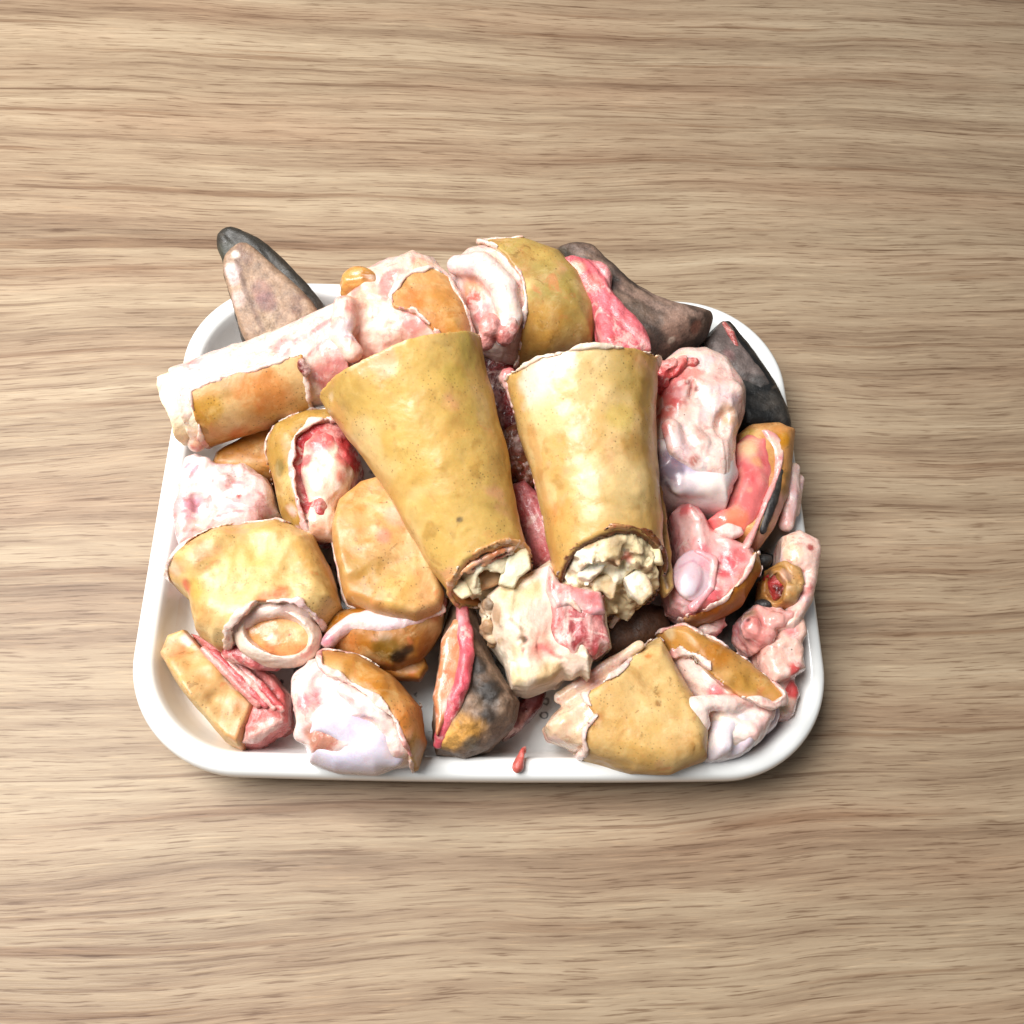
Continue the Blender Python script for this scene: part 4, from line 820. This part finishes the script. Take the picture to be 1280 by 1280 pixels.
# ------------------------------------------------------------------ left middle
poly = [(205, 716), (236, 690), (290, 668), (352, 658), (395, 678), (412, 712), (428, 762), (405, 790), (385, 822), (330, 818), (272, 812), (250, 792), (240, 752), (222, 735)]
body = folds(N(pil(poly, 0.050, 25, 40, 32), 1.8, 42, 151), 0.7, 34, 156)
hole = ell(346, 802, .064, 52, 36, 26, -4)
thing('shank_piece', 'tan skin tube with an open round marrow bone end above the layered pink block', 'cow foot', [
    skp(D(body, hole), 4, 0.5, prism([(195, 716), (236, 676), (290, 650), (362, 640), (410, 665), (450, 770), (400, 775), (372, 755), (325, 757), (292, 780), (266, 822), (235, 800)], .070, rag=2.0), skinc((216, 182, 124), b=[(232, 735, 14, (216, 110, 90), 0.85), (350, 740, 14, (216, 96, 66), 0.8), (335, 748, 10, (222, 130, 100), 0.7), (300, 700, 34, (220, 188, 120), 0.6), (240, 735, 20, (190, 158, 72), 0.5), (380, 690, 26, (196, 148, 80), 0.6), (215, 712, 12, (228, 206, 176), 0.8)], dirt=0.3)),
    ('flesh', N(U(D(off(body, -3), ell(346, 800, .070, 48, 34, 24, 10), k=4), chain([(284, 806, .054), (294, 788, .061), (318, 766, .067), (366, 757, .067), (388, 768, .060)], [5, 7, 7, 6, 4]), k=6), 1.0, 90, 152), 'flesh', fleshc((232, 212, 198), b=[(300, 815, 16, (206, 130, 130), 0.7)])),
    ('bone', folds(D(ell(346, 793, .056, 59, 41, 17, 16), ell(345, 789, .071, 45, 29, 18, 16)), 0.8, 60, 153), 'bone', dict(c=(232, 206, 186), p=[((238, 220, 206), 70, 0, 0.4, 0.8), ((214, 150, 136), 80, 0.1, 0.5, 0.6)], b=[(385, 815, 12, (222, 150, 134), 0.7)])),
    ('marrow', N(ell(345, 790, .059, 48, 31, 6, 16), 1.2, 130, 154), 'marrow', dict(c=(214, 150, 92), p=[((226, 172, 124), 80, 0, 0.4, 0.8), ((204, 120, 78), 70, 0.1, 0.5, 0.6)], b=[(365, 792, 3, (150, 50, 40), 0.9), (343, 795, 8, (236, 200, 170), 0.7)])),
    ('meat', N(U(chain([(290, 815, .05), (320, 825, .05), (345, 832, .046)], [12, 12, 9]), ell(315, 805, .056, 22, 10, 6, 10), k=3), 1.3, 150, 155), 'meat', meatc((196, 110, 112), b=[(300, 812, 12, (170, 60, 76), 0.7), (340, 830, 12, (226, 200, 200), 0.8)])),
])
poly = [(226, 605), (234, 580), (254, 573), (276, 586), (312, 586), (338, 604), (352, 648), (330, 662), (300, 666), (262, 682), (226, 697), (219, 650)]
body = N(pil(poly, 0.040, 18, 34, 26), 1.2, 60, 161)
thing('joint_piece', 'pinkish-white gristly joint with smooth lobes below the white fatty shank', 'cow foot', [
    ('cartilage', folds(U(D(body, ell(246, 630, .062, 16, 26, 9, -50), k=5), ell(312, 622, .050, 32, 30, 12, 60), ell(290, 655, .050, 42, 20, 12, -12), chain([(232, 640, .054), (236, 590, .056), (256, 580, .056)], [8, 8, 9]), ell(283, 605, .056, 16, 12, 8, 20), k=1.8), 0.8, 80, 162), 'flesh', dict(c=(232, 208, 204), p=[((238, 224, 220), 45, 0, 0.4, 0.8), ((220, 160, 166), 60, 0.1, 0.4, 0.7)], b=[(243, 632, 14, (206, 120, 150), 0.7), (240, 645, 9, (196, 100, 120), 0.6), (256, 660, 26, (228, 186, 168), 0.7), (299, 623, 4, (170, 70, 60), 0.9), (240, 580, 12, (226, 160, 180), 0.8), (330, 640, 20, (216, 160, 156), 0.7)], s=[([(262, 600), (300, 600), (330, 618), (340, 645)], 3, (206, 130, 134), 0.7), ([(255, 668), (268, 645), (300, 636), (332, 648)], 3, (200, 120, 126), 0.7), ([(226, 640), (232, 600), (250, 582)], 3, (214, 140, 150), 0.6)])),
    ('flesh', N(U(chain([(225, 690, .046), (260, 680, .05), (300, 672, .05)], [6, 7, 7]), k=0), 1.2, 170, 163), 'flesh', fleshc((230, 180, 172))),
])
poly = [(333, 562), (345, 540), (385, 522), (422, 518), (445, 540), (458, 585), (445, 622), (428, 645), (424, 668), (402, 677), (374, 668), (354, 648), (346, 610)]
body = N(pil(poly, 0.052, 20, 42, 34), 1.2, 60, 166)
thing('joint_piece', 'red-ringed white joint knob inside an olive skin sheath, beside the longer golden shank', 'cow foot', [
    skp(body, 3.2, 0.5, prism([(322, 560), (340, 528), (385, 508), (425, 505), (420, 528), (392, 535), (372, 552), (365, 585), (372, 625), (384, 668), (372, 690), (340, 650)], .066, rag=0.8), skinc((176, 140, 78), b=[(345, 585, 12, (120, 106, 66), 0.7), (352, 540, 16, (186, 146, 74), 0.6), (362, 640, 12, (226, 190, 180), 0.9), (374, 665, 10, (232, 196, 200), 0.9), (395, 525, 14, (190, 146, 80), 0.6)])),
    ('flesh', N(D(off(body, -2), ell(385, 590, .074, 20, 60, 10), k=4), 1.5, 120, 167), 'meat', meatc((200, 80, 86), b=[(385, 555, 20, (196, 40, 56), 0.8), (372, 600, 14, (216, 150, 156), 0.7), (440, 560, 20, (200, 60, 60), 0.7), (365, 620, 10, (190, 140, 140), 0.6)])),
    ('joint_knob', folds(U(pil([(374, 560), (396, 540), (428, 548), (444, 588), (434, 618), (412, 642), (388, 634), (374, 605)], .058, 13, 16, 26), pil([(386, 636), (414, 628), (426, 650), (416, 674), (388, 674), (372, 656)], .056, 10, 16, 16), k=4), 1.2, 55, 168), 'flesh', dict(c=(238, 212, 190), p=[((230, 170, 160), 60, 0.05, 0.45, 0.7), ((240, 224, 206), 50, 0, 0.4, 0.6)], b=[(402, 545, 24, (206, 70, 80), 0.85), (378, 575, 10, (204, 80, 90), 0.8), (430, 570, 14, (206, 84, 84), 0.8), (430, 595, 12, (214, 120, 100), 0.7), (400, 665, 14, (220, 160, 120), 0.7), (380, 652, 3, (60, 40, 30), 0.9)])),
])
poly = [(415, 660), (424, 628), (450, 605), (488, 596), (512, 640), (536, 690), (554, 742), (551, 762), (520, 776), (470, 766), (432, 750), (422, 705)]
body = folds(N(pil(poly, 0.060, 9, 44, 10, sm=1), 2.4, 30, 171), 0.8, 36, 172)
thing('skin_piece', 'curved rectangular tan skin slab with dark pores under the longer shank', 'cow foot', [
    skp(body, 3.6, 0, above(0.050), skinc((208, 162, 110), b=[(440, 690, 26, (176, 128, 70), 0.6), (530, 745, 20, (216, 160, 110), 0.6), (450, 620, 22, (206, 140, 78), 0.6), (482, 668, 12, (220, 140, 118), 0.8), (460, 715, 30, (170, 138, 70), 0.5), (500, 735, 30, (216, 176, 104), 0.6), (500, 640, 18, (224, 160, 140), 0.6)], dirt=0.6)),
    ('flesh', X(off(body, -3), above(0.006)), 'flesh', fleshc()),
    ('fat_edge', N(chain([(500, 640, .066), (508, 652, .066), (524, 690, .063), (540, 730, .062), (553, 762, .058), (520, 776, .056), (505, 772, .056)], [3, 5, 5, 4, 4.5, 4.5, 3]), 0.9, 180, 173), 'flesh', fleshc((238, 222, 208), pk=0.4)),
])
poly = [(400, 792), (420, 768), (460, 758), (520, 766), (562, 748), (552, 790), (525, 826), (492, 838), (440, 824), (405, 816)]
body = N(pil(poly, 0.042, 18, 34, 30), 1.4, 55, 176)
thing('joint_piece', 'brown skin roll with glossy white fat on top, below the pored skin slab', 'cow foot', [
    ('skin', N(body, 0.6, 140, 177), 'skin', skinc((170, 112, 54), b=[(430, 800, 22, (200, 130, 80), 0.7), (480, 815, 20, (110, 84, 34), 0.8), (500, 826, 12, (26, 20, 16), 0.95), (512, 815, 9, (30, 24, 18), 0.9), (520, 785, 22, (150, 90, 40), 0.7), (545, 765, 14, (176, 100, 60), 0.6)])),
    ('fat', folds(pil([(400, 806), (408, 790), (428, 774), (458, 762), (500, 768), (548, 760), (525, 782), (485, 792), (440, 790), (415, 808)], .0575, 5, 14, 13, sm=2), 1.0, 60, 178), 'flesh', fleshc((238, 220, 220), b=[(410, 800, 10, (206, 120, 140), 0.8), (425, 785, 12, (224, 180, 176), 0.6)], pk=0.3)),
    ('skin_flap', N(pil([(468, 838), (500, 832), (528, 818), (536, 834), (525, 850), (495, 848)], .034, 5, 10, 6), 0.8, 120, 179), 'skin', skinc((196, 128, 70))),
])

# ------------------------------------------------------------------ pieces glimpsed between and under the others, plus dark fillers added to the gaps
thing('skin_piece', 'brown skin fold in the shadow under the white fatty shank', 'cow foot', [
    ('skin', N(pil([(262, 600), (270, 572), (330, 540), (375, 520), (380, 560), (350, 600), (300, 606)], .036, 14, 30, 18), 1.2, 70, 181), 'skin', skinc((172, 118, 60)))])
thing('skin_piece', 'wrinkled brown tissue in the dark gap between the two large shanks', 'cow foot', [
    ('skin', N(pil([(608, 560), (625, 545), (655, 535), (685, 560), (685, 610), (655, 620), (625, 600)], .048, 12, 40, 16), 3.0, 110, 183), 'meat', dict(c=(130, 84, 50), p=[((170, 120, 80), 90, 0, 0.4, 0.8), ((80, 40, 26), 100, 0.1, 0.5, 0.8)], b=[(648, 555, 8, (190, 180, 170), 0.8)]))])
thing('meat_scrap', 'smooth pink strip of meat lying between the two large shanks', 'meat scrap', [
    ('meat', N(ridges(pil([(630, 615), (655, 604), (680, 625), (700, 670), (696, 715), (670, 705), (650, 660)], .052, 10, 42, 14), 1.2, at(690, 700, .05) - at(650, 610, .05), 170, 185), 1.0, 110, 186), 'meat', dict(c=(206, 130, 134), p=[((220, 160, 160), 60, 0, 0.4, 0.8), ((180, 80, 84), 80, 0.1, 0.5, 0.7)], b=[(678, 685, 10, (170, 60, 50), 0.7)]))])
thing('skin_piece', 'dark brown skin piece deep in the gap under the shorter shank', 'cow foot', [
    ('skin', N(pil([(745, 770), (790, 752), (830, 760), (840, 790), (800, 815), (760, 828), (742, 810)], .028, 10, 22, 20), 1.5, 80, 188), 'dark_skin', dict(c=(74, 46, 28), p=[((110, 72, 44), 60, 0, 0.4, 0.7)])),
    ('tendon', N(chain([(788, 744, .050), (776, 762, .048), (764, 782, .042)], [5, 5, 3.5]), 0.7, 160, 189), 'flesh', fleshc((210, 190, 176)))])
thing('meat_scrap', 'dark red filler meat added to darken the gap between the far ends of the two large shanks', 'meat scrap', [
    ('meat', folds(pil([(590, 445), (625, 425), (665, 440), (665, 530), (640, 560), (600, 520)], .038, 12, 28, 20), 1.5, 70, 195), 'meat', meatc((96, 24, 22)))])  # dark filler added in place of the gap's shade
thing('hoof_piece', 'flat black filler horn added to darken the gap under the brown-skinned cartilage joint', 'hoof', [
    ('horn_wall', N(pil([(770, 800), (830, 775), (900, 765), (945, 690), (975, 700), (965, 780), (930, 830), (880, 815), (820, 830)], .018, 9, 13, 14), 1.2, 60, 197), 'horn', hornc((18, 16, 15)))])  # dark sheet added so that the open gap turns black
thing('fat_scrap', 'small white fat scrap in the dark gap beside the lavender cartilage disc', 'meat scrap', [
    ('fat', N(pil([(872, 785), (885, 775), (905, 772), (908, 782), (895, 795), (880, 795)], .040, 4, 30, 5), 1.5, 180, 190), 'flesh', fleshc((226, 212, 202)))])
thing('meat_scrap', 'tiny pink crumb of meat lying alone on the tray rim', 'meat scrap', [
    ('meat', N(U(ell(648, 956, .039, 7, 10, 3, 15), ell(652, 944, .039, 4, 9, 2.5, 10), ell(656, 937, .0375, 2.5, 5, 1.5, 10), k=2), 0.7, 300, 191), 'meat', meatc((214, 120, 110)))], vox=0.6)
thing('crumb', 'tiny dark speck stuck to the tray wall beside the marrow bone tube', 'crumb', [
    ('speck', N(ell(212, 757, .017, 3, 5, 1.5, 70), 0.3, 500, 192), 'meat', meatc((90, 30, 22)))], vox=0.4)
print('TRIS', TRIS)
